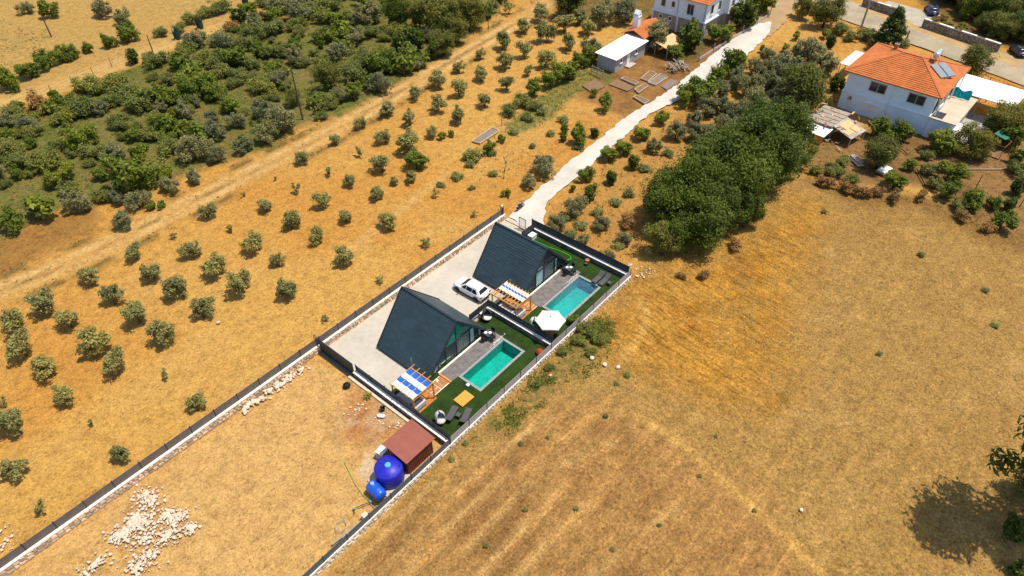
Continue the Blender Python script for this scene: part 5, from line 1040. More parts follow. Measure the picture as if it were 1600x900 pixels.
# ---------------------------------------------------------------- roadside walls and poles
for a, b_, lab, z1 in (((131.5, 9.5), (129.75, 2.3), 'rubble stone wall along the road above the driveway mouth, left part', 1.5), ((127.55, -3.3), (123.75, -17.3), 'long rubble stone wall along the road below the dark green wood', 1.55)):
    w = empty('roadside_wall', (0, 0, 0), 0, lab, 'wall'); A = Vector((*a, 0)); B_ = Vector((*b_, 0)); d = (B_ - A).normalized(); nrm = Vector((d.y, -d.x, 0)); nrm = nrm if nrm.x < 0 else -nrm
    q = [A, B_, B_ - nrm * .5, A - nrm * .5]; MB().prism([(v_.x, v_.y) for v_ in q], -.3, z1).build('wall_core', M['dark_mortar'], w)
    stone_facing(w, a, b_, 0, z1, (nrm.x, nrm.y), M['stone_brown'], .5, .32, 11)
    nL = int((B_ - A).length / 1.4)
    for i in range(nL):
        if i % 3 == 1: continue
        p0, p1 = A.lerp(B_, (i + .03) / nL) - nrm * .25, A.lerp(B_, (i + .97) / nL) - nrm * .25; MB().bar(p0 + Vector((0, 0, z1 + .05)), p1 + Vector((0, 0, z1 + .05)), .52, .1).build('coping_stone', M['cap'], w)
def pole(x, y, h, r, mat, lab, arm=0.0):
    p_ = empty('utility_pole', (x, y, 0), 0, lab, 'pole'); MB().tube([(0, 0, -.3), (0, 0, h)], [r * 1.25, r * .8], 10).build('mast', mat, p_)
    if arm: MB().box(-.05, .05, -arm, arm, h - .35, h - .23).build('cross_arm', mat, p_)
    for s in ((-1, 1) if arm else ()): MB().lathe([(.04, 0), (.06, .08), (0, .14)], 8, (0, s * arm * .85, h - .23)).build('insulator', M['white_gloss'], p_)
pole(*(18.24, 122.62), 4.6, .11, M['pole_wood'], 'bare wooden pole on the dry field at the top left corner')
pole(*(26.84, 100.74), 3.2, .09, M['pole_wood'], 'short wooden pole between the dry field and the green grove')
pole(*(28.89, 59.49), 8.0, .12, M['pole_wood'], 'tall wooden utility pole at the lower edge of the green grove', .8)
pole(*(120.39, 5.59), 9.0, .17, M['pole_grey'], 'grey concrete utility pole beside the asphalt road', .9)
pole(*(87.53, -26.81), 2.6, .06, M['rust'], 'thin rusty pole by the big green tree right of the house'); pole(*(61.67, 37.18), 2.4, .06, M['wood_grey'], 'thin pale post in the hedge row beside the hut yard'); pole(*(47.21, 34.49), 2.2, .06, M['wood_grey'], 'thin pale post at the lower end of the hedge row'); pole(*(74.11, 60.94), 2.2, .07, M['pole_wood'], 'short dark post at the upper corner of the grove')
pole(*(38.11, 57.91), 2.3, .06, M['pole_wood'], 'thin leaning post beside the orchard track'); pole(*(-5.37, 71.17), 1.8, .06, M['wood'], 'thin brown post in the grove near the left edge, upper of two'); pole(*(-8.82, 71.58), 1.6, .06, M['wood'], 'thin brown post in the grove near the left edge, lower of two')
pole(*(120.23, -2.89), 1.5, .14, M['rust'], 'rusty bollard standing on the road behind the conifer')
dt = empty('dead_trunk', (36.25, 24.77), 0, 'bare dark crooked dead trunk standing in the weedy orchard', 'trunk'); MB().tube([(0, 0, -.1), (.25, .1, .9), (.75, .15, 1.9), (.55, .5, 3.0)], [.09, .08, .06, .03], 7).build('stem', M['bark_dark'], dt)
for (lab, pts) in (('black irrigation pipe on the brown garden soil near the upper trees', [(78.89, -14.15), (78.32, -15.13), (77.41, -15.93)]), ('black irrigation pipe crossing the brown garden toward the field edge', [(74.55, -17.99), (72.87, -18.98), (70.87, -20.22)]), ('long pale pole lying on the brown garden soil', [(78.39, -22.63), (81.6, -26.76), (84.4, -29.38)])):
    tag(MB().tube([(x, y, .10) for x, y in pts], .07, 6).build('irrigation_pipe' if 'black' in lab else 'ground_pole', M['black'] if 'black' in lab else M['wood_grey']), lab, 'pipe' if 'black' in lab else 'pole')
pole(*(74.09, -25.53), 2.4, .05, M['pole_wood'], 'thin leaning stake in the brown garden, left of two'); pole(*(73.87, -30.98), 2.2, .05, M['pole_wood'], 'thin leaning stake in the brown garden, right of two')
wf_ = empty('wire_fence', (0, 0, 0), 0, 'rusty post and wire fence along the upper edge of the grove', 'fence')
FP = [(0.82, 96.72), (7.79, 98.18), (11.52, 98.76), (15.34, 99.45), (19.17, 100.77), (23.2, 101.71)]
for x, y in FP: MB().tube([(x, y, -.2), (x, y, 1.6)], .055, 6).build('fence_post', M['rust'], wf_)
for z in (.6, 1.05, 1.5): MB().tube([(x, y, z) for x, y in FP], .014, 4).build('wire', M['rust'], wf_)
wf_ = empty('wire_fence', (0, 0, 0), 0, 'wire fence with wooden posts between the hut yard hedge and the white track', 'fence')
FP = [(86.77, 22.36), (92.1, 22.28), (97.36, 22.15), (102.95, 21.92), (108.82, 21.68), (114.74, 21.72)]
for x, y in FP: MB().box(x - .06, x + .06, y - .06, y + .06, -.1, 1.5).build('fence_post', M['wood_grey'], wf_)
MB().prism([(x, y) for x, y in FP] + [(x, y + .18) for x, y in reversed(FP)], -.1, .45).build('footing_wall', M['wall_beige'], wf_)
for z in (.7, 1.05, 1.4): MB().tube([(x, y, z) for x, y in FP], .014, 4).build('wire', M['rust'], wf_)
gf = empty('wire_fence', (0, 0, 0), 0, 'low pipe rail fence along the road in front of the white canopy', 'fence'); FP = [(110.5, -16.5), (109.6, -19.2), (108.8, -22.0), (108.0, -25.0)]
for x, y in FP: MB().tube([(x, y, -.1), (x, y, 1.1)], .05, 6).build('fence_post', M['rust'], gf)
for z in (.5, 1.05): MB().tube([(x, y, z) for x, y in FP], .035, 5).build('rail', M['rust'], gf)
for i, (x, y) in enumerate([(33.14, 103.06), (38.74, 104.51), (46.79, 101.88), (50.94, 107.16)]):
    sg = empty('sapling_guard', (x, y, 0), R(20 * i), 'dark green netting sapling guard at the upper grove edge, %s' % ('leftmost', 'second from the left', 'lower right one', 'topmost')[i], 'tree guard', 'sapling guards at the grove edge')
    mb = MB(); n = 10; mb.v = [(.62 * math.cos(2 * math.pi * j / n) * (1.1 if zz else 1), .62 * math.sin(2 * math.pi * j / n) * (1.1 if zz else 1), zz * (1 + .25 * ((j * 7) % 3 - 1))) for zz in (0, 1.5) for j in range(n)]
    mb.f = [(j, (j + 1) % n, n + (j + 1) % n, n + j) for j in range(n)]; mb.m = [0] * n; ob = mb.build('netting', matte('netting%d' % i, (.012, .045, .042), .2, 4, .9, .2), sg); ob.modifiers.new('thickness', 'SOLIDIFY').thickness = .02
    for a in range(3): MB().tube([(.6 * math.cos(a * 2.1), .6 * math.sin(a * 2.1), -.1), (.66 * math.cos(a * 2.1), .66 * math.sin(a * 2.1), 1.9)], .03, 5).build('stake', M['pole_wood'], sg)

# ---------------------------------------------------------------- loose stones
def rock_mesh(seed):
    r = random.Random(seed); bm = bmesh.new(); bmesh.ops.create_icosphere(bm, subdivisions=1, radius=1.0)
    for v_ in bm.verts: v_.co = Vector((v_.co.x * r.uniform(.75, 1.1), v_.co.y * r.uniform(.65, 1.0), v_.co.z * r.uniform(.5, .8)))
    me = bpy.data.meshes.new('stone'); bm.to_mesh(me); bm.free(); me.materials.append(M['rock']); return me
ROCKS = [rock_mesh(i) for i in range(8)]
def rock_pile(label, pts, n, smin, smax, seed, heap=.0):
    r = random.Random(seed); e = empty('stone_pile', (*pts[0][:2], 0), 0, label, 'stone pile'); big = []
    for i in range(n):
        cx, cy, sx, sy = pts[r.randrange(len(pts))]; d = min(abs(r.gauss(0, .55)), 1.6); a = r.uniform(0, 6.283)
        s = smin + (smax - smin) * r.random() ** 2.2
        big.append((cx + sx * d * math.cos(a), cy + sy * d * math.sin(a), s * .25 + heap * max(0, 1 - d), s, r.uniform(0, 6.28), r.randrange(8)))
    big.sort(key=lambda t: -t[3])
    for (x, y, z, s, a, k) in big[:290]:
        o = link('stone', ROCKS[k], e, (x - e.location.x, y - e.location.y, z)); o.scale = (s, s, s); o.rotation_euler = (r.uniform(-.4, .4), r.uniform(-.4, .4), a)
    if len(big) > 290:
        mb = MB()
        for (x, y, z, s, a, k) in big[290:]:
            q = ROCKS[k]; ca, sa = math.cos(a) * s, math.sin(a) * s
            mb.add([(v_.co.x * ca - v_.co.y * sa + x - e.location.x, v_.co.x * sa + v_.co.y * ca + y - e.location.y, v_.co.z * s + z) for v_ in q.vertices], [tuple(p_.vertices) for p_ in q.polygons])
        tag(mb.build('small_stones', M['rock'], e), kind='stuff')
rock_pile('white rubble heap scattered over the bare plot at the lower left', [(-20.1, 16.63, 1, 1.3), (-20.27, 15.9, 1, 1), (-21.76, 15.23, 1.3, 1.2), (-22.28, 14.97, 1.6, 1.2), (-21.49, 14.38, 1.2, 1.1), (-19.89, 13.51, 1.3, 0.9), (-19.53, 12.54, 1.2, 0.8), (-19.28, 11.01, 0.7, 0.7), (-22.08, 12.99, 1.8, 1), (-23.39, 14.91, 0.9, 1), (-22.73, 14.63, 1.4, 1), (-20.84, 11.84, 1.2, 0.7), (-25.73, 13.89, 1.6, 1), (-23.74, 11.19, 1.2, 1.2), (-22.57, 11.4, 1.5, 1.2)], 2600, .035, .18, 3, .14)
rock_pile('pale building stones heaped along the foot of the long boundary wall', [(-8.3, 18.09, 1.2, 0.5), (-6.69, 18.11, 1.3, 0.6), (-5.41, 17.81, 1.3, 0.7), (-4.21, 17.9, 1.2, 0.6), (-3.09, 17.84, 1.1, 0.6), (-9.34, 17.92, 0.6, 0.3), (-7.69, 17.72, 1, 0.5)], 170, .10, .32, 5, .15)
rock_pile('scattered pale stones on the orchard soil at the left edge', [(-29.37, 22.77, 1, 1.6), (-29.65, 21.4, 1, 1)], 46, .06, .18, 6)
rock_pile('loose pale stones on the reddish soil above the red shed', [(-2.14, 7.53, 1.6, 1.2), (-1.49, 5.61, 1, 0.8), (-2.55, 9.76, 1.5, 1.2)], 60, .05, .17, 8)
rock_pile('loose white stones by the corner of the compound wall', [(30.72, -0.53, 1.2, 0.8), (31.64, 1.36, 1.5, 1), (31.86, -0.68, 1.2, 1)], 50, .05, .2, 9)
for i, (x, y, s) in enumerate([(16.88, -3.51, 0.3), (16.99, -4.99, 0.32), (17.57, -6.22, 0.3), (12.37, -1.66, 0.2), (14.18, -26.55, 0.22), (-4.52, 30.24, 0.24)]):
    o = link('stone', ROCKS[i], None, (x, y, s * .2)); o.scale = (s, s, s); tag(o, ('pale stone at the weedy edge of the field, leftmost', 'pale stone at the weedy edge of the field, middle', 'pale stone at the weedy edge of the field, rightmost', 'small white stone just outside the grey slatted fence', 'lone white stone on the dry field left of the big tree shadow', 'lone white stone on the orchard soil right of the olive rows')[i], 'stone')
# ---------------------------------------------------------------- trees and bushes
def crown_mesh(name, mat, seed, clumps, per, leaf, zc=.95, zr=.72, spread=.30, aspect=.5, shell=.55, ups=.25, ragged=.2, lobes=0, cone=False):
    """leaf faces in clumps through a crown of unit radius; clumps sit mostly in the outer part"""
    r = np.random.RandomState(seed); C = []
    lob = [(r.uniform(-.45, .45), r.uniform(-.45, .45), r.uniform(.5, .75)) for _ in range(lobes)] or [(0, 0, 1.0)]
    for i in range(clumps):
        lx, ly, lr = lob[i % len(lob)]
        d = r.normal(size=3); d /= np.linalg.norm(d); q = r.uniform(shell, 1.0) ** .8 * (1 + r.uniform(-ragged, ragged))
        if cone:
            h = r.uniform(0, 1) ** 1.3; a = r.uniform(0, 6.283); w = (1 - h) ** .8 * r.uniform(.55, 1.05)
            C.append((w * math.cos(a), w * math.sin(a), .25 + h * (zc * 2 - .3)))
        else: C.append((lx + d[0] * q * lr * (1 - spread * .6), ly + d[1] * q * lr * (1 - spread * .6), zc + d[2] * q * zr * (.75 + .25 * lr)))
    C = np.array(C); C[:, 2] = np.maximum(C[:, 2], .18)
    n = clumps * per; cid = np.repeat(np.arange(clumps), per); sz = spread * r.uniform(.6, 1.25, clumps)[cid]
    off = r.normal(size=(n, 3)); off /= np.linalg.norm(off, axis=1)[:, None]; off *= (r.rand(n, 1) ** .45)
    P = C[cid] + off * sz[:, None] * np.array([1, 1, .85]); P[:, 2] = np.maximum(P[:, 2], .06)
    nrm = off * .8 + r.normal(size=(n, 3)) * .55 + np.array([0, 0, ups + .25]); nrm /= np.linalg.norm(nrm, axis=1)[:, None]
    u = np.cross(nrm, r.normal(size=(n, 3))); u /= np.linalg.norm(u, axis=1)[:, None]; w = np.cross(nrm, u)
    L = (leaf * r.uniform(.6, 1.3, n))[:, None]
    V = np.stack([P - u * L, P + w * L * aspect + nrm * L * .12, P + u * L, P - w * L * aspect + nrm * L * .12], 1).reshape(-1, 3)
    return np_mesh(name, V, np.arange(4 * n).reshape(n, 4), mat)
def trunk_mesh(seed, mat, h=.8, r0=.07, limbs=5, multi=1, reach=.55):
    r = random.Random(seed); mb = MB()
    for k in range(multi):
        bx, by = (r.uniform(-.12, .12), r.uniform(-.12, .12)) if multi > 1 else (0, 0)
        top = (bx + r.uniform(-.1, .1), by + r.uniform(-.1, .1), h * .55); mb.tube([(bx * .4, by * .4, -.15), ((bx + top[0]) / 2, (by + top[1]) / 2, h * .28), top], [r0 * 1.25, r0, r0 * .75], 7)
        for i in range(limbs):
            a = 6.283 * i / limbs + r.uniform(-.4, .4); e = reach * r.uniform(.7, 1.2)
            mb.tube([top, (top[0] + e * .5 * math.cos(a), top[1] + e * .5 * math.sin(a), h * .85), (top[0] + e * math.cos(a), top[1] + e * math.sin(a), h * r.uniform(1.05, 1.5))], [r0 * .6, r0 * .4, r0 * .15], 5)
    return mb.mesh('trunk', mat, True)
KIND = {}
def kind(name, crowns, trunks): KIND[name] = (crowns, trunks)
kind('olive_tree', [crown_mesh('crown', M['leaf_olive'], 100 + i, 34, 62, .088, .84, .66, .27, .45, .35, .5, .17, 3) for i in range(5)], [trunk_mesh(i, M['bark'], .8, .05, 4, 2) for i in range(3)])
kind('grey_olive_tree', [crown_mesh('crown', M['leaf_olive_grey'], 200 + i, 44, 100, .07, .85, .72, .27, .45, .45, .4, .15, 3) for i in range(4)], [trunk_mesh(10 + i, M['bark'], .85, .07, 5) for i in range(2)])
kind('sapling', [crown_mesh('crown', M['leaf_olive'], 300 + i, 9, 34, .14, .95, .75, .30, .45, .2, .5, .3) for i in range(3)], [trunk_mesh(20 + i, M['bark'], .9, .05, 3) for i in range(2)])
kind('green_bush', [crown_mesh('crown', M['leaf_green'], 400 + i, 28, 105, .085, .72, .66, .30, .5, .4, .4, .25, 3) for i in range(4)], [trunk_mesh(30 + i, M['bark_dark'], .7, .06, 4) for i in range(2)])
kind('lime_bush', [crown_mesh('crown', M['leaf_lime'], 450 + i, 20, 66, .12, .8, .7, .30, .5, .35, .4, .3, 3) for i in range(3)], [trunk_mesh(34 + i, M['bark'], .75, .05, 4) for i in range(2)])
kind('dark_bush', [crown_mesh('crown', M['leaf_dark'], 500 + i, 28, 74, .11, .74, .68, .29, .5, .45, .4, .18, 2) for i in range(3)], [trunk_mesh(40 + i, M['bark_dark'], .7, .06, 4) for i in range(2)])
kind('broadleaf_tree', [crown_mesh('crown', M['leaf_dark'], 600 + i, 110, 120, .042, 1.1, .92, .31, .55, .55, .4, .15, 5) for i in range(4)], [trunk_mesh(50 + i, M['bark_dark'], 1.0, .06, 6) for i in range(2)])
kind('oak_tree', [crown_mesh('crown', M['leaf_oak'], 700 + i, 90, 110, .045, .95, .78, .30, .5, .5, .4, .16, 5) for i in range(4)], [trunk_mesh(60 + i, M['bark_dark'], .9, .06, 6) for i in range(2)])
kind('scrub_bush', [crown_mesh('crown', M['leaf_scrub'], 800 + i, 32, 115, .062, .48, .40, .32, .5, .15, .5, .42, 5) for i in range(5)], [trunk_mesh(70 + i, M['bark_dark'], .5, .05, 5) for i in range(2)])
kind('conifer', [crown_mesh('crown', M['leaf_pine'], 900, 150, 60, .09, 1.25, 1, .20, .35, .6, .5, .1, 0, True)], [trunk_mesh(80, M['bark_dark'], 2.0, .06, 3, 1, .3)])
kind('pine_tree', [crown_mesh('crown', M['leaf_pine'], 950 + i, 70, 110, .065, 1.5, .95, .24, .3, .4, .5, .3, 6) for i in range(2)], [trunk_mesh(82, M['bark_dark'], 1.5, .06, 7)])
kind('dry_bush', [crown_mesh('crown', M['leaf_dry'], 970 + i, 18, 60, .11, .45, .38, .32, .3, .3, .5, .3, 3) for i in range(2)], [trunk_mesh(84, M['bark'], .5, .04, 6)])
kind('weed_clump', [crown_mesh('crown', M['weed_grey'], 980 + i, 14, 55, .12, .24, .16, .40, .35, .1, .7, .3, 2) for i in range(3)], [trunk_mesh(86, M['bark'], .2, .03, 4)])
def flatleaf(seed, mat):                           # fig-like plants with a few big leaves
    return crown_mesh('crown', mat, seed, 16, 26, .16, .7, .6, .34, .6, .3, .6, .3, 3)
kind('fig_tree', [flatleaf(990 + i, M['leaf_green']) for i in range(2)], [trunk_mesh(88, M['bark'], .8, .06, 5)])
CATS = {'olive_tree': 'tree', 'grey_olive_tree': 'tree', 'sapling': 'sapling', 'green_bush': 'bush', 'lime_bush': 'bush', 'dark_bush': 'bush', 'broadleaf_tree': 'tree', 'oak_tree': 'tree', 'scrub_bush': 'bush', 'conifer': 'tree', 'pine_tree': 'tree', 'dry_bush': 'bush', 'weed_clump': 'weed', 'fig_tree': 'tree'}
_proto = {}
def plant(kd, x, y, r, label, group=None, zs=1.0):
    cr, tk_ = KIND[kd]; ci, ti = rnd.randrange(len(cr)), rnd.randrange(len(tk_))
    t = empty(kd, (x, y, -.06), rnd.uniform(0, 6.283), label, CATS[kd], group)
    r *= 1.16 if group == 'olive trees planted in orchard rows' else 1.12; t.scale = (r, r, r * zs * rnd.uniform(.92, 1.1))
    link('trunk', tk_[ti], t); link('crown', cr[ci], t); return t
ORD = ['leftmost', 'second from the left', 'third from the left', 'fourth from the left', 'fifth from the left', 'sixth from the left', 'seventh from the left', 'eighth from the left', 'ninth from the left', 'tenth from the left', 'eleventh from the left', 'twelfth from the left', 'thirteenth from the left', 'fourteenth from the left', 'fifteenth from the left', 'sixteenth from the left', 'seventeenth from the left', 'eighteenth from the left', 'nineteenth from the left', 'twentieth from the left', 'twenty-first from the left', 'twenty-second from the left', 'twenty-third from the left', 'twenty-fourth from the left', 'twenty-fifth from the left', 'twenty-sixth from the left', 'twenty-seventh from the left', 'twenty-eighth from the left', 'twenty-ninth from the left', 'thirtieth from the left', 'rightmost']
ROWN = ['first', 'second', 'third', 'fourth', 'fifth', 'sixth', 'seventh', 'eighth', 'ninth', 'tenth', 'eleventh', 'twelfth', 'thirteenth', 'fourteenth']
# (x, y, radius) in metres; rows counted from the long boundary wall
ORCHARD = [[(-26.4, 21.94, 0.72, 'sapling'), (-19.61, 21.55, 0.96, 'olive_tree'), (-12.24, 21.57, 0.99, 'olive_tree'), (3.06, 21.62, 0.48, 'sapling'), (10.93, 21.73, 0.55, 'sapling'), (18.87, 22.32, 0.69, 'sapling'), (27.26, 22.03, 0.53, 'sapling')],
  [(-26.5, 27.15, 1.16, 'olive_tree'), (-19.51, 27.45, 0.44, 'sapling'), (-12.04, 27.52, 0.57, 'sapling'), (3.0, 27.83, 1.28, 'olive_tree'), (10.66, 27.76, 1.31, 'olive_tree'), (18.73, 28.29, 1.35, 'olive_tree'), (27.03, 28.76, 0.67, 'sapling')],
  [(-24.29, 31.77, 1.45, 'olive_tree'), (-19.57, 32.04, 1.28, 'olive_tree'), (-14.69, 31.9, 1.46, 'olive_tree'), (-9.84, 32.33, 1.49, 'olive_tree'), (-4.95, 32.2, 1.37, 'olive_tree'), (0.09, 32.22, 1.5, 'olive_tree'), (5.33, 33.02, 0.97, 'olive_tree'), (10.97, 33.3, 1.16, 'olive_tree'), (15.97, 33.71, 1.09, 'olive_tree'), (21.55, 34.22, 1.09, 'olive_tree'), (27.36, 33.92, 1.04, 'olive_tree')],
  [(-23.77, 36.2, 0.55, 'sapling'), (-19.66, 36.65, 1.51, 'olive_tree'), (-14.68, 36.67, 1.8, 'olive_tree'), (-9.91, 37.02, 1.57, 'olive_tree'), (-4.67, 37.12, 1.49, 'olive_tree'), (0.08, 37.66, 1.55, 'olive_tree'), (5.32, 37.94, 1.46, 'olive_tree'), (10.63, 37.87, 1.35, 'olive_tree'), (16.15, 38.46, 1.24, 'olive_tree'), (21.49, 39.16, 0.99, 'olive_tree'), (26.56, 38.98, 1.54, 'olive_tree'), (32.97, 39.67, 2.02, 'olive_tree'), (38.21, 40.18, 1.05, 'olive_tree'), (43.84, 40.1, 1.47, 'olive_tree'), (50.05, 40.65, 1.37, 'olive_tree'), (56.52, 41.47, 1.42, 'olive_tree'), (63.07, 42.16, 0.98, 'olive_tree'), (67.24, 41.55, 1.88, 'olive_tree'), (75.72, 43.14, 1.74, 'olive_tree'), (83.93, 44.11, 1.81, 'olive_tree')],
  [(-19.84, 41.28, 1.62, 'olive_tree'), (-14.95, 41.91, 1.42, 'olive_tree'), (-10.03, 41.74, 1.4, 'olive_tree'), (-5.15, 42.43, 1.24, 'olive_tree'), (0.2, 42.53, 1.37, 'olive_tree'), (5.48, 43.01, 0.71, 'sapling'), (10.85, 43.46, 1.15, 'olive_tree'), (15.93, 43.65, 0.77, 'sapling'), (21.33, 43.56, 0.83, 'sapling'), (27.33, 44.42, 0.82, 'sapling'), (32.43, 44.58, 1.32, 'olive_tree'), (38.48, 45.36, 1.32, 'olive_tree'), (44.1, 45.42, 1.56, 'olive_tree'), (50.25, 46.1, 1.61, 'olive_tree'), (56.53, 46.98, 1.45, 'olive_tree'), (62.29, 46.65, 1.77, 'olive_tree'), (68.45, 47.39, 1.65, 'olive_tree'), (76.03, 48.38, 2.01, 'olive_tree'), (81.88, 48.77, 2.07, 'olive_tree'), (86.76, 48.99, 1.87, 'olive_tree')],
  [(-19.09, 45.6, 1.51, 'olive_tree'), (-15.15, 46.0, 1.66, 'olive_tree'), (-9.89, 46.85, 1.31, 'olive_tree'), (-4.77, 47.24, 1.21, 'olive_tree'), (0.28, 47.37, 0.51, 'sapling'), (5.53, 47.93, 1.14, 'olive_tree'), (10.91, 48.5, 0.38, 'sapling'), (15.91, 48.41, 0.39, 'sapling'), (21.11, 48.7, 1.12, 'olive_tree'), (27.35, 49.67, 0.98, 'olive_tree'), (33.2, 50.63, 1.12, 'olive_tree'), (37.97, 50.37, 1.49, 'olive_tree'), (44.39, 50.8, 1.13, 'olive_tree'), (50.45, 51.24, 1.65, 'olive_tree'), (56.41, 51.9, 1.26, 'olive_tree'), (62.9, 52.7, 1.08, 'olive_tree'), (68.47, 52.51, 1.86, 'olive_tree'), (76.34, 54.3, 1.82, 'olive_tree'), (83.42, 55.22, 2.01, 'olive_tree')]]
for ri, row in enumerate(ORCHARD):
    for i, (x, y, r, kd) in enumerate(row):
        nm = 'young olive tree' if kd == 'olive_tree' else 'sparse olive sapling'
        if i == len(row) - 1: o_ = 'rightmost'
        else: o_ = ORD[i]
        plant(kd, x, y, r, '%s in the %s orchard row from the long fence, %s' % (nm, ROWN[ri], o_), 'olive trees planted in orchard rows')
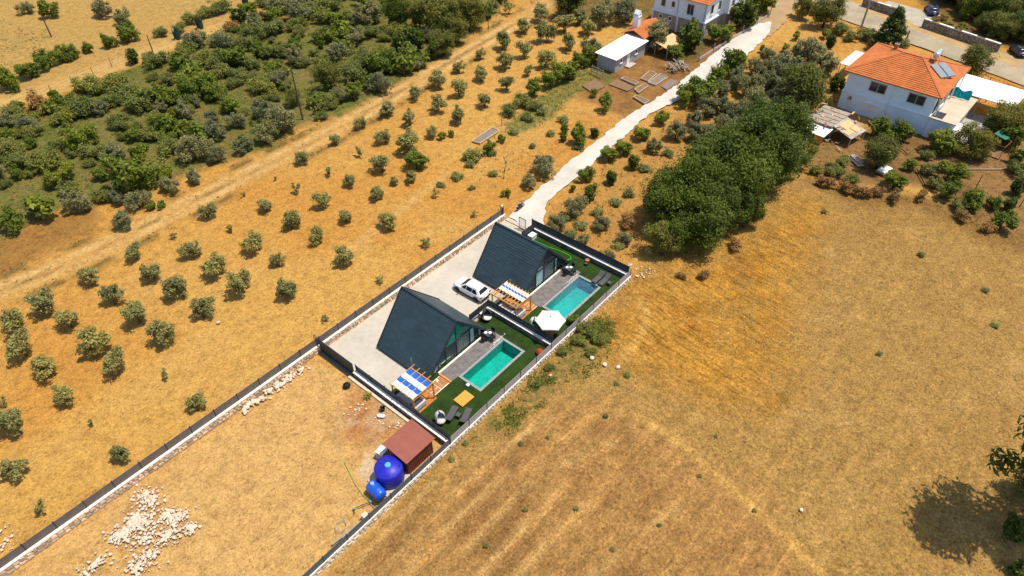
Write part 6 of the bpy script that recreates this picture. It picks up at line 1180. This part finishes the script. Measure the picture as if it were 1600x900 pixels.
PLANTS = [
  ('bare leggy olive tree', 'beside the bright green trees of the weedy orchard', 'olive_tree', [(25.69, 35.33, 0.69)]),
  ('dark shady olive bush', 'standing alone beside the orchard track', 'grey_olive_tree', [(-4.2, 62.44, 1.73), (-2.32, 54.23, 1.28)]),
  ('grey olive tree', 'along the lower fringe of the green grove', 'grey_olive_tree', [(-0.04, 60.02, 1.26), (0.82, 57.07, 1.45), (5.09, 57.06, 1.4), (12, 61.99, 2.17), (8.91, 56.47, 1.17), (16.65, 64.83, 1.89), (13.75, 58.58, 1.44), (21.28, 65.26, 1.46), (17.55, 58.47, 1.52), (21.62, 58.25, 1.88), (25.7, 63.63, 2.22), (24.61, 58.34, 2.39)]),
  ('big rounded green bush', 'at the lower fringe of the green grove', 'green_bush', [(2.43, 61.35, 3.18)]),
  ('yellowish green bush', 'in the grove near the left edge', 'lime_bush', [(-2.35, 70.42, 1.57)]),
  ('small upright green bush', 'at the grove tip by the track', 'green_bush', [(1.85, 55.34, 0.75), (2.67, 54.46, 0.66)]),
  ('rounded green bush', 'in the middle of the grove', 'green_bush', [(19.08, 83.8, 1.36), (12.21, 69.22, 1.23), (18.04, 79.21, 1.83), (22.36, 78.94, 2.28), (25.02, 78.98, 2.1), (23.19, 69.87, 1.7), (34.97, 76.25, 1.64)]),
  ('rounded olive green bush', 'at the grove edge above the track', 'oak_tree', [(31.11, 64.13, 1.53), (38.14, 64.05, 2.42)]),
  ('grey olive tree', 'rising from the middle of the grove', 'grey_olive_tree', [(17.88, 73.86, 1.59), (46.47, 96.78, 1.62), (40.25, 77.16, 1.91), (61.18, 81.06, 2.75)]),
  ('big leaved fig tree', 'at the grove edge above the orchard rows', 'fig_tree', [(42.74, 59.88, 1.38), (49.69, 58.83, 2.29)]),
  ('tall dark green tree', 'towering over the upper grove', 'broadleaf_tree', [(62.94, 74.09, 2.81)]),
  ('dark green bush', 'at the right end of the grove', 'dark_bush', [(57.57, 66.36, 2.22), (57.72, 63.82, 2.42), (57.79, 60.37, 1.71)]),
  ('olive green bushy tree', 'at the upper right end of the grove', 'oak_tree', [(65.43, 70.86, 2.45), (67.15, 66.63, 3.75), (59.94, 59.23, 2.29), (65.45, 61.6, 2.6), (72.15, 63.86, 3.19)]),
  ('spindly young tree', 'between grove and orchard track', 'sapling', [(31.17, 59.54, 0.7), (80.63, 65.44, 1.54), (82.36, 62.7, 1.41)]),
  ('thorny brown green scrub', 'at the bend of the orchard track', 'scrub_bush', [(35.1, 60.66, 1.95), (45.37, 58.94, 0.97)]),
  ('bright dark green tree', 'at the top edge above the olive rows', 'broadleaf_tree', [(88.52, 52.54, 3.15)]),
  ('dark olive tree', 'left of the white house', 'grey_olive_tree', [(76.95, 38.66, 1.95), (89.11, 44.23, 2.71), (93.27, 42.56, 2.62), (89.76, 36.6, 1.57)]),
  ('dense green hedge bush', 'in the hedge row below the hut', 'green_bush', [(58.11, 36.82, 1.67), (62.44, 36.74, 1.81), (66.12, 36.05, 2.37), (71.41, 37.45, 1.67), (74.06, 36.61, 1.91)]),
  ('loose green bush', 'at the lower end of the hedge row', 'scrub_bush', [(50.28, 35.66, 1.49), (54.13, 36.25, 1.73), (51, 33.04, 0.99), (54.51, 33.3, 1.21)]),
  ('leafy fruit tree', 'between hedge row and white track', 'green_bush', [(50.66, 22.17, 1.68), (64.1, 29.2, 0.78), (61.51, 24.89, 1.51)]),
  ('dark narrow bush', 'among the weeds of the orchard', 'dark_bush', [(49.26, 24.7, 0.75), (51.03, 25.67, 0.81), (53.69, 21.27, 0.95)]),
  ('rounded olive tree', 'at the left edge of the white track', 'grey_olive_tree', [(36.61, 21, 1.2), (40.94, 21.35, 1.67)]),
  ('bright lime sapling', 'in the weedy orchard near the crooked trunk', 'lime_bush', [(38.55, 38.56, 0.71), (39.95, 38.2, 0.62), (36.71, 31.35, 0.68), (39.81, 30.94, 1.1), (43.51, 31.32, 0.75), (33.23, 21.86, 0.68)]),
  ('bright green tree', 'beside the big olive of the orchard', 'green_bush', [(30.44, 35.78, 1.78)]),
  ('flat weed clump', 'on the soil between orchard and white track', 'weed_clump', [(29.52, 30.05, 0.78), (32.46, 29.97, 1.19), (31.46, 26.56, 0.69), (36.07, 30.53, 1.08), (37.81, 31.74, 1.83), (39.75, 30.41, 1.01), (35.93, 26.7, 0.88), (47, 31.65, 1.06), (45.02, 27.21, 0.79), (50.78, 31.72, 0.98), (54.44, 31.95, 1.21), (49.47, 27.47, 1.05), (53.88, 27.78, 1.28), (49.35, 21.5, 1.12)]),
  ('dense green bush', 'along the right edge of the white track', 'green_bush', [(39.78, 15.77, 0.56), (42.98, 15.77, 1.17), (49.31, 16.3, 1.36), (51.93, 15.54, 1.37), (57.16, 15.71, 1.37), (63.49, 16, 1.32)]),
  ('compact dark green bush', 'right of the white track', 'dark_bush', [(39.95, 12.41, 1.26), (44.34, 12.43, 1.16), (49.38, 12.2, 1.24)]),
  ('grey green weed clump', 'on the slope right of the white track', 'weed_clump', [(34.41, 13.24, 1.22), (31.79, 10.3, 0.95), (33.88, 10.35, 1.12), (30.48, 6.03, 0.99), (37.61, 10.52, 1.07), (40.97, 9.82, 1), (33.46, 4.37, 0.92), (44.13, 9.39, 1.1), (50.57, 10.89, 1.16), (55.77, 10.38, 1.19), (61.47, 10.48, 1.23), (66.16, 9.29, 1.16)]),
  ('grey olive bush', 'on the dry soil right of the white track', 'grey_olive_tree', [(31.55, 12.32, 1.19), (35.74, 12.45, 1.38), (31.43, 7.95, 0.85), (35.41, 8.18, 1.11), (30.95, 4.1, 0.9), (34.94, 4.2, 0.93), (54.98, 12.53, 1.19), (60.7, 12.11, 1.51), (65.87, 12.31, 1.46)]),
  ('reddish dry bush', 'left of the tall dark trees', 'dry_bush', [(37.94, 6.42, 1.36)]),
  ('reddish dry bush', 'at the foot of the tall dark trees', 'dry_bush', [(33.65, -4.3, 0.66), (35.65, -5.97, 0.81), (42.62, -6.05, 1.16)]),
  ('leafy green tree', 'beside the white track below the log pile', 'green_bush', [(71.03, 16.35, 1.83), (73.48, 15.09, 2.75), (80.94, 16.11, 1.71), (85.61, 15.71, 2.72)]),
  ('grey olive tree', 'between the white track and the orange-roofed house', 'grey_olive_tree', [(62.37, 9.78, 1.6), (70.13, 12.05, 1.79), (62.06, 7.32, 1.58), (71.56, 10.41, 1.88), (77.02, 12.7, 1.55), (65.91, 6.76, 1.7), (70.71, 7.55, 2.04), (82.09, 12.57, 1.9), (80.29, 10.11, 1.87), (75.55, 6.96, 2.29), (87.58, 11.93, 1.63), (82.79, 8, 2.08), (93.64, 12.8, 1.4), (78.21, 5.37, 2.01), (90.69, 9.88, 2.18), (86.39, 6.86, 2.11), (82.88, 4.29, 2.25), (87.62, 5.7, 3.46), (96.52, 6.86, 3.09), (95.37, 4.15, 2.5)]),
  ('broad olive green tree', 'just left of the orange-roofed house', 'oak_tree', [(78.8, 1.17, 3.82)]),
  ('small bright green tree', 'on the slope below the road', 'lime_bush', [(97.17, 15.16, 0.87), (100.2, 12.63, 0.93), (106.89, 13.05, 0.96), (110.5, 9.26, 1.08)]),
  ('dark green bush', 'against the left end of the orange-roofed house', 'dark_bush', [(90.11, -0.14, 1.57), (107.59, 6.42, 1.28)]),
  ('tall dark leafy tree', 'in the wooded row beside the dry field', 'broadleaf_tree', [(40.84, 2.98, 3.14), (37.84, -1.23, 2.12), (43.99, 2.48, 3.19), (46.41, 1.84, 3.62), (41.12, -2.43, 3.2), (50.35, 1.85, 3.47), (44.81, -2.63, 3.12), (53.26, 1.41, 3.77), (48.12, -3.04, 3.41), (57.53, 1.2, 3.62), (47.19, -5.39, 1.97), (52.09, -3.37, 3.42), (60.72, 0.69, 4.02), (56.02, -3.57, 3.66), (64.26, 0.15, 3.57), (61.04, -3.48, 3.02), (65.51, -1.31, 3.74), (64.39, -4.17, 2.55)]),
  ('olive green leafy tree', 'at the near end of the wooded row', 'oak_tree', [(35.75, -0.4, 2.25)]),
  ('green tree', 'at the mouth of the dirt lane by the road', 'oak_tree', [(117.75, 16.33, 2.02), (115.7, 11.43, 2.94)]),
  ('dull green bush', 'along the road fence below the concrete pole', 'scrub_bush', [(114.14, 7.84, 1.81), (112.64, 5.08, 1.54), (115.05, 3.17, 1.91), (115.94, -3.65, 1.4)]),
  ('pointed green conifer', 'behind the orange-roofed house', 'conifer', [(112.63, -1.48, 2.76)]),
  ('rounded olive green tree', 'between the road and the solar panels', 'oak_tree', [(111.43, -15.96, 2.59)]),
  ('citrus tree', 'against the front wall of the orange-roofed house', 'green_bush', [(79.88, -10.76, 2.07), (81.73, -13.5, 1.88)]),
  ('rounded olive green tree', 'in the brown garden below the house', 'oak_tree', [(71.47, -13.58, 2.21), (82.93, -22.54, 2.44)]),
  ('green garden tree', 'in the brown garden by the field', 'green_bush', [(67.78, -16.96, 1.62), (74.08, -17.18, 1.06), (81.23, -18.92, 2.28), (70.38, -23.08, 1.43), (74.66, -22.05, 1.73), (69.92, -25.83, 1.65), (71.03, -28.19, 1.15), (67.46, -30.07, 1.58)]),
  ('dry brown scrub', 'along the border between garden and field', 'dry_bush', [(62.59, -9.63, 1.29), (62.83, -11.97, 1.19), (63.34, -14.06, 1.27), (64.61, -15.89, 1.1), (65.09, -18, 1.25), (67.49, -20.52, 1.09), (66.05, -25.52, 1.21), (65.96, -28.86, 1.11)]),
  ('dull green scrub', 'along the lower edge of the brown garden', 'scrub_bush', [(65.47, -9.8, 1.31), (65.58, -12.14, 1.12), (74.52, -19.24, 1.32), (78.52, -18.14, 1.18), (71.33, -21.13, 1.2), (68.4, -24.89, 1.15), (77.1, -23.39, 0.96), (83.2, -24.05, 1.36), (82.13, -28.67, 1.49)]),
  ('small green weed clump', 'on the dry field', 'weed_clump', [(-0.8, -0.7, 0.4), (1.18, -0.64, 0.35), (-4.83, -8.43, 0.28), (4.5, -4.42, 0.38), (-0.48, -8.84, 0.32), (6.35, -5.98, 0.29), (2.19, -12.23, 0.37), (11.63, -8.77, 0.39), (1.4, -16.49, 0.31), (15.67, -7.38, 0.37), (17.47, -7.7, 0.57), (5.51, -18.25, 0.26), (11.79, -18.53, 0.28), (16.43, -17.64, 0.26), (11.74, -23.59, 0.27), (56.59, -12.11, 0.49), (36.12, -25.68, 0.36), (55.59, -24.08, 0.61), (53.46, -31.52, 0.47), (48.06, -33.67, 0.51)]),
  ('dark garden tree', 'at the right edge of the garden', 'dark_bush', [(72.49, -29.67, 1.07), (85.77, -27.72, 1.35), (89.69, -26.88, 2.03), (76, -29.96, 1.42)]),
  ('large spreading green tree', 'right of the low annex', 'oak_tree', [(90.25, -23.4, 1.41), (91.38, -24.82, 2.53), (95.92, -27, 2.38)]),
  ('small green shrub', 'beside the ramshackle coop', 'scrub_bush', [(64.52, -7.54, 1.06), (66.14, -9.1, 1.32), (69.26, -9.57, 1.16)]),
  ('big grey olive tree', 'in front of the small outbuilding', 'grey_olive_tree', [(86.66, 31.05, 2.89)]),
  ('dark leafy tree', 'in front of the white house', 'dark_bush', [(88.18, 26.86, 1.5), (90.96, 25.55, 3.12), (103.79, 22.7, 3.14)]),
  ('light green tree', 'in front of the white house corner', 'green_bush', [(96.68, 23.07, 2.59)]),
  ('bright green bush', 'beside the log pile', 'green_bush', [(84.78, 26.31, 1.82)]),
  ('leafy green tree', 'at the top end of the hut yard fence', 'green_bush', [(116.95, 26.37, 2.6), (115.5, 23.39, 2.69)]),
  ('leafy green shrub', 'hanging over the slatted fence by the parasol', 'green_bush', [(19.4, 0.62, 0.88)]),
  ('low green shrub', 'at the outside foot of the slatted fence', 'scrub_bush', [(10.61, -1.27, 0.5), (13.16, -1.04, 0.57), (15.47, -0.91, 0.65), (17.75, -1.25, 0.79), (19.67, -0.93, 1.14), (17.48, -3.06, 0.65), (19.27, -2.84, 0.86)]),
  ('rounded green bush', 'along the hedge line of the upper left field', 'green_bush', [(4.68, 105.63, 2.44), (8.25, 107.14, 1.96), (11.59, 108.79, 1.9), (14.55, 109.26, 1.93), (16.57, 108.96, 1.49), (19.57, 109.86, 1.16), (23.16, 109.22, 1.53), (26.61, 109.05, 2.03), (28.93, 111.98, 1.59)]),
  ('dark bushy sapling', 'at the end of the wire fence', 'dark_bush', [(22.71, 99.92, 1.59)]),
  ('tall grey olive tree', 'on the upper left dry field', 'grey_olive_tree', [(20.62, 138.28, 1.42), (29.02, 124.5, 2.17), (30.61, 118.07, 1.76)]),
  ('slender light green tree', 'on the upper left dry field', 'lime_bush', [(22.68, 132.28, 2.16)]),
  ('brownish shrub', 'along the upper edge of the grove strip', 'scrub_bush', [(31.8, 106.66, 1.46), (35.44, 106.09, 1.48), (39.22, 107.75, 1.89), (42.67, 108.77, 1.92), (46.39, 108.81, 2.34)])]
for (desc, place, kd, lst) in PLANTS:
    n = len(lst)
    for i, (x, y, r) in enumerate(lst):
        lab = '%s %s' % (desc, place) if n == 1 else '%s %s, %s' % (desc, place, ('left one of two', 'right one of two')[i] if n == 2 else ('rightmost' if i == n - 1 else ORD[i]))
        plant(kd, x, y, r, lab, None if n == 1 else '%s %s' % (desc.split(' ', 1)[0] + ' plants', place))
plant('pine_tree', 24.9, -42.0, 5.0, 'big green pine at the lower right corner casting the large shadow on the field', None, 1.25)
plant('dark_bush', 22.6, -40.9, 1.3, 'low dark green bush at the lower right edge in the pine shade')
plant('dark_bush', 19.6, -42.0, 1.1, 'low dark green bush at the lower right corner of the photo')
plant('oak_tree', 27.87, -40.54, 1.7, 'small green tree at the right edge above the large shadow', None, 1.2)
def fill(poly, n, dmin, kinds, seed, avoid, group, rmin, rmax, labs, base, tier, where):
    r = random.Random(seed); xs = [p_[0] for p_ in poly]; ys = [p_[1] for p_ in poly]; out = []; got = []; tries = 0
    while len(out) < n and tries < n * 60:
        tries += 1; x, y = r.uniform(min(xs), max(xs)), r.uniform(min(ys), max(ys))
        if not inpoly(np.array([x]), np.array([y]), poly)[0]: continue
        rr = rmin + (rmax - rmin) * r.random() ** 1.4
        if any((x - a) ** 2 + (y - b_) ** 2 < (dmin * (rr + c_)) ** 2 for a, b_, c_ in out + avoid): continue
        out.append((x, y, rr)); kd = r.choices([k for k, _ in kinds], [w for _, w in kinds])[0]
        got.append((kd, x, y, rr))
    # one label each: counted along tiers that run parallel to the base line
    tiers = {}
    for t in got:
        k = int(polydist(np.array([t[1]]), np.array([t[2]]), base)[0] // tier); tiers.setdefault((t[0], k), []).append(t)
    for kd in {t[0] for t in got}:
        ks = sorted(k for q, k in tiers if q == kd)
        for ti, k in enumerate(ks):
            row = sorted(tiers[(kd, k)], key=lambda t: t[1] * .644 - t[2] * .765)
            for i, (_, x, y, rr) in enumerate(row):
                plant(kd, x, y, rr, '%s, %s tier %s, %s' % (labs[kd], ROWN[min(ti, 13)], where, 'alone' if len(row) == 1 else ('rightmost' if i == len(row) - 1 else ORD[min(i, 29)])), group)
AVOID = [t for (_, pl_, _, lst) in PLANTS for t in lst]
fill(GROVE, 280, .52, (('scrub_bush', 8), ('green_bush', 2.4), ('grey_olive_tree', 1.1), ('dark_bush', .4), ('lime_bush', .35), ('dry_bush', .25), ('fig_tree', .8)), 21, AVOID, 'plants of the dense green grove', .9, 2.5,
     {'scrub_bush': 'low sprawling green bush in the grove', 'green_bush': 'fresh green rounded bush in the grove', 'grey_olive_tree': 'grey green olive bush within the grove', 'dark_bush': 'dark green bush within the grove', 'lime_bush': 'yellowish green bush in the grove', 'dry_bush': 'dry brown bush within the grove', 'fig_tree': 'big leaved green bush in the grove'}, TRACKL, 4.6, 'above the track')
WOOD = [(153.24, 3.33), (142.16, -2.95), (133.97, -10.95), (130.24, -17.84), (132.92, -25.15), (182.92, -23.06)]
fill(WOOD, 80, .42, (('broadleaf_tree', 4), ('oak_tree', 3), ('green_bush', 2)), 5, [], 'trees of the wood behind the roadside wall', 1.9, 3.3,
     {'broadleaf_tree': 'dark green tree past the roadside wall', 'oak_tree': 'olive green tree past the roadside wall', 'green_bush': 'light green bush past the roadside wall'}, [(127.55, -3.3), (123.75, -17.3), (119, -40)], 7.0, 'back')
WALLBED = [(132.29, -3.84), (129.09, -9.89), (126.11, -15.53), (129.12, -16.47), (133.19, -10), (136.91, -3.16)]
fill(WALLBED, 14, .7, (('scrub_bush', 1), ('dry_bush', .25)), 6, [], 'bushes along the roadside wall top', .7, 1.1, {'scrub_bush': 'small dull green bush just behind the roadside wall', 'dry_bush': 'small brown bush just behind the roadside wall'}, [(127.55, -3.3), (123.75, -17.3)], 30.0, 'back')
pm = empty('banana_plant', (-.95, 10.2, 0), 0, 'small bright green banana plant at the pale kerb of the bare plot', 'plant')
for i in range(8):
    a = i * .8; mb = MB()
    for k in range(5):
        t = k / 4; d = .08 + .42 * t; z = .2 + .5 * t - .4 * t * t; w = .085 * math.sin(math.pi * (.12 + .86 * t))
        mb.v += [(d * math.cos(a) - w * math.sin(a), d * math.sin(a) + w * math.cos(a), z), (d * math.cos(a), d * math.sin(a), z - .03), (d * math.cos(a) + w * math.sin(a), d * math.sin(a) - w * math.cos(a), z)]
    for k in range(4):
        s = k * 3; mb.f += [(s, s + 1, s + 4, s + 3), (s + 1, s + 2, s + 5, s + 4)]; mb.m += [0, 0]
    mb.build('leaf', M['leaf_lime'], pm)
MB().tube([(0, 0, 0), (0, 0, .45)], [.07, .04], 7).build('stem', M['leaf_green'], pm)

# ---------------------------------------------------------------- ground cover nobody could count
def tufts(name, mat, pos, size, blades, seed, lean=.6, width=.12, label=None, up=1.0):
    r = np.random.RandomState(seed); n = len(pos); k = n * blades
    P = np.repeat(pos, blades, 0) + np.concatenate([r.normal(size=(k, 2)) * size * .45, np.zeros((k, 1))], 1)
    a = r.rand(k) * 6.283; L = size * r.uniform(.5, 1.4, k); le = r.rand(k) * lean; dx, dy = np.cos(a), np.sin(a); w = L * width
    tip = P + np.stack([dx * L * le, dy * L * le, L * up * (1 - .5 * le)], 1)
    V = np.stack([P + np.stack([-dy * w, dx * w, np.zeros(k)], 1), P - np.stack([-dy * w, dx * w, np.zeros(k)], 1), tip], 1).reshape(-1, 3)
    return tag(link(name, np_mesh(name, V, np.arange(3 * k).reshape(k, 3), mat)), kind='stuff')
def scatter(n, x0, x1, y0, y1, weight, seed):
    r = np.random.RandomState(seed); x = r.uniform(x0, x1, n); y = r.uniform(y0, y1, n); keep = r.rand(n) < weight(x, y)
    x, y = x[keep], y[keep]; return np.stack([x, y, sample(hz, x, y)], 1)
out_c = lambda x, y: ~((x > -1) & (x < 31) & (y > -.1) & (y < 19.2)) & ~((y > 18.3) & (y < 19.1) & (x < 30)) & ~((y > -.15) & (y < .5) & (x < 30))
fmask = lambda x, y: inpoly(x, y, FIELD)
tufts('dry_grass', M['straw'], scatter(190000, -20, 95, -55, 12, lambda x, y: np.clip(sample(straww, x, y), 0, 1) * .55 * fmask(x, y) * out_c(x, y) * np.clip(fbm(x, y, 1.8, 77, 3) * 3 - .8, 0.1, 1), 1), .17, 3, 2, 1.2, .10)
tufts('long_dry_grass', M['straw_pale'], scatter(60000, 25, 70, -30, 8, lambda x, y: soft(x, y, STRAW, 3, 9, 3, 9) * fmask(x, y) * out_c(x, y) * np.clip(fbm(x, y, 2.5, 78, 3) * 4 - 1.6, 0, 1) * .30, 3), .36, 3, 4, 1.8, .045)
road_free = lambda x, y: ~((y > 16.5) & (y < 23.5) & (x > 29)) & ~((x > 104) & (y < 25))
tufts('stubble', M['straw_pale'], scatter(120000, -45, 95, 19.5, 62, lambda x, y: .22 * np.clip(fbm(x, y, 3, 79, 3) * 3 - .9, .05, 1) * out_c(x, y) * road_free(x, y), 5), .10, 3, 6, 1.4, .13)
tufts('stubble', M['straw_pale'], scatter(26000, -45, 0, -.0, 18.3, lambda x, y: .35 * np.clip(fbm(x, y, 2, 80, 3) * 3 - .9, .05, 1) * (y > .6) * out_c(x, y), 7), .09, 3, 8, 1.4, .13)
tufts('weeds', M['weed'], scatter(150000, -45, 130, -60, 160, lambda x, y: np.clip(sample(weedw, x, y) * 1.3, 0, 1) * np.clip(fbm(x, y, 3.5, 81, 3) * 3 - .8, 0, 1) * out_c(x, y) * road_free(x, y), 9), .30, 4, 10, 1.3, .16)
tufts('weeds', M['weed'], scatter(16000, 4, 42, -12, .0, lambda x, y: soft(x, y, WEEDSTRIP, 2.2, 4, 1.2, 10) * .9 * np.clip(fbm(x, y, 2.2, 82, 3) * 6 - 2.4, 0, 1) * out_c(x, y), 11), .32, 5, 12, 1.3, .15)
tufts('field_weeds', M['weed_grey'], scatter(60000, -20, 60, -50, 2, lambda x, y: .30 * np.clip(fbm(x, y, 2.6, 83, 3) * 6 - 3.5, 0, 1) * fmask(x, y) * out_c(x, y), 13), .14, 4, 14, 1.2, .16)
tufts('turf_blades', M['leaf_green'], scatter(30000, .4, 29.2, .5, 9, lambda x, y: (~((x > 5.4) & (x < 13.5) & (y > 2.1))) & (~((x > 18.3) & (x < 27) & (y > 1.7))) & (~((x < 3.3) & (y > 4.8))) & (~((x > 15.1) & (x < 18.4) & (y > 5))) & (~((x > 15.1) & (x < 15.8))), 15) + np.array([0, 0, .16]), .05, 3, 16, 1, .12)
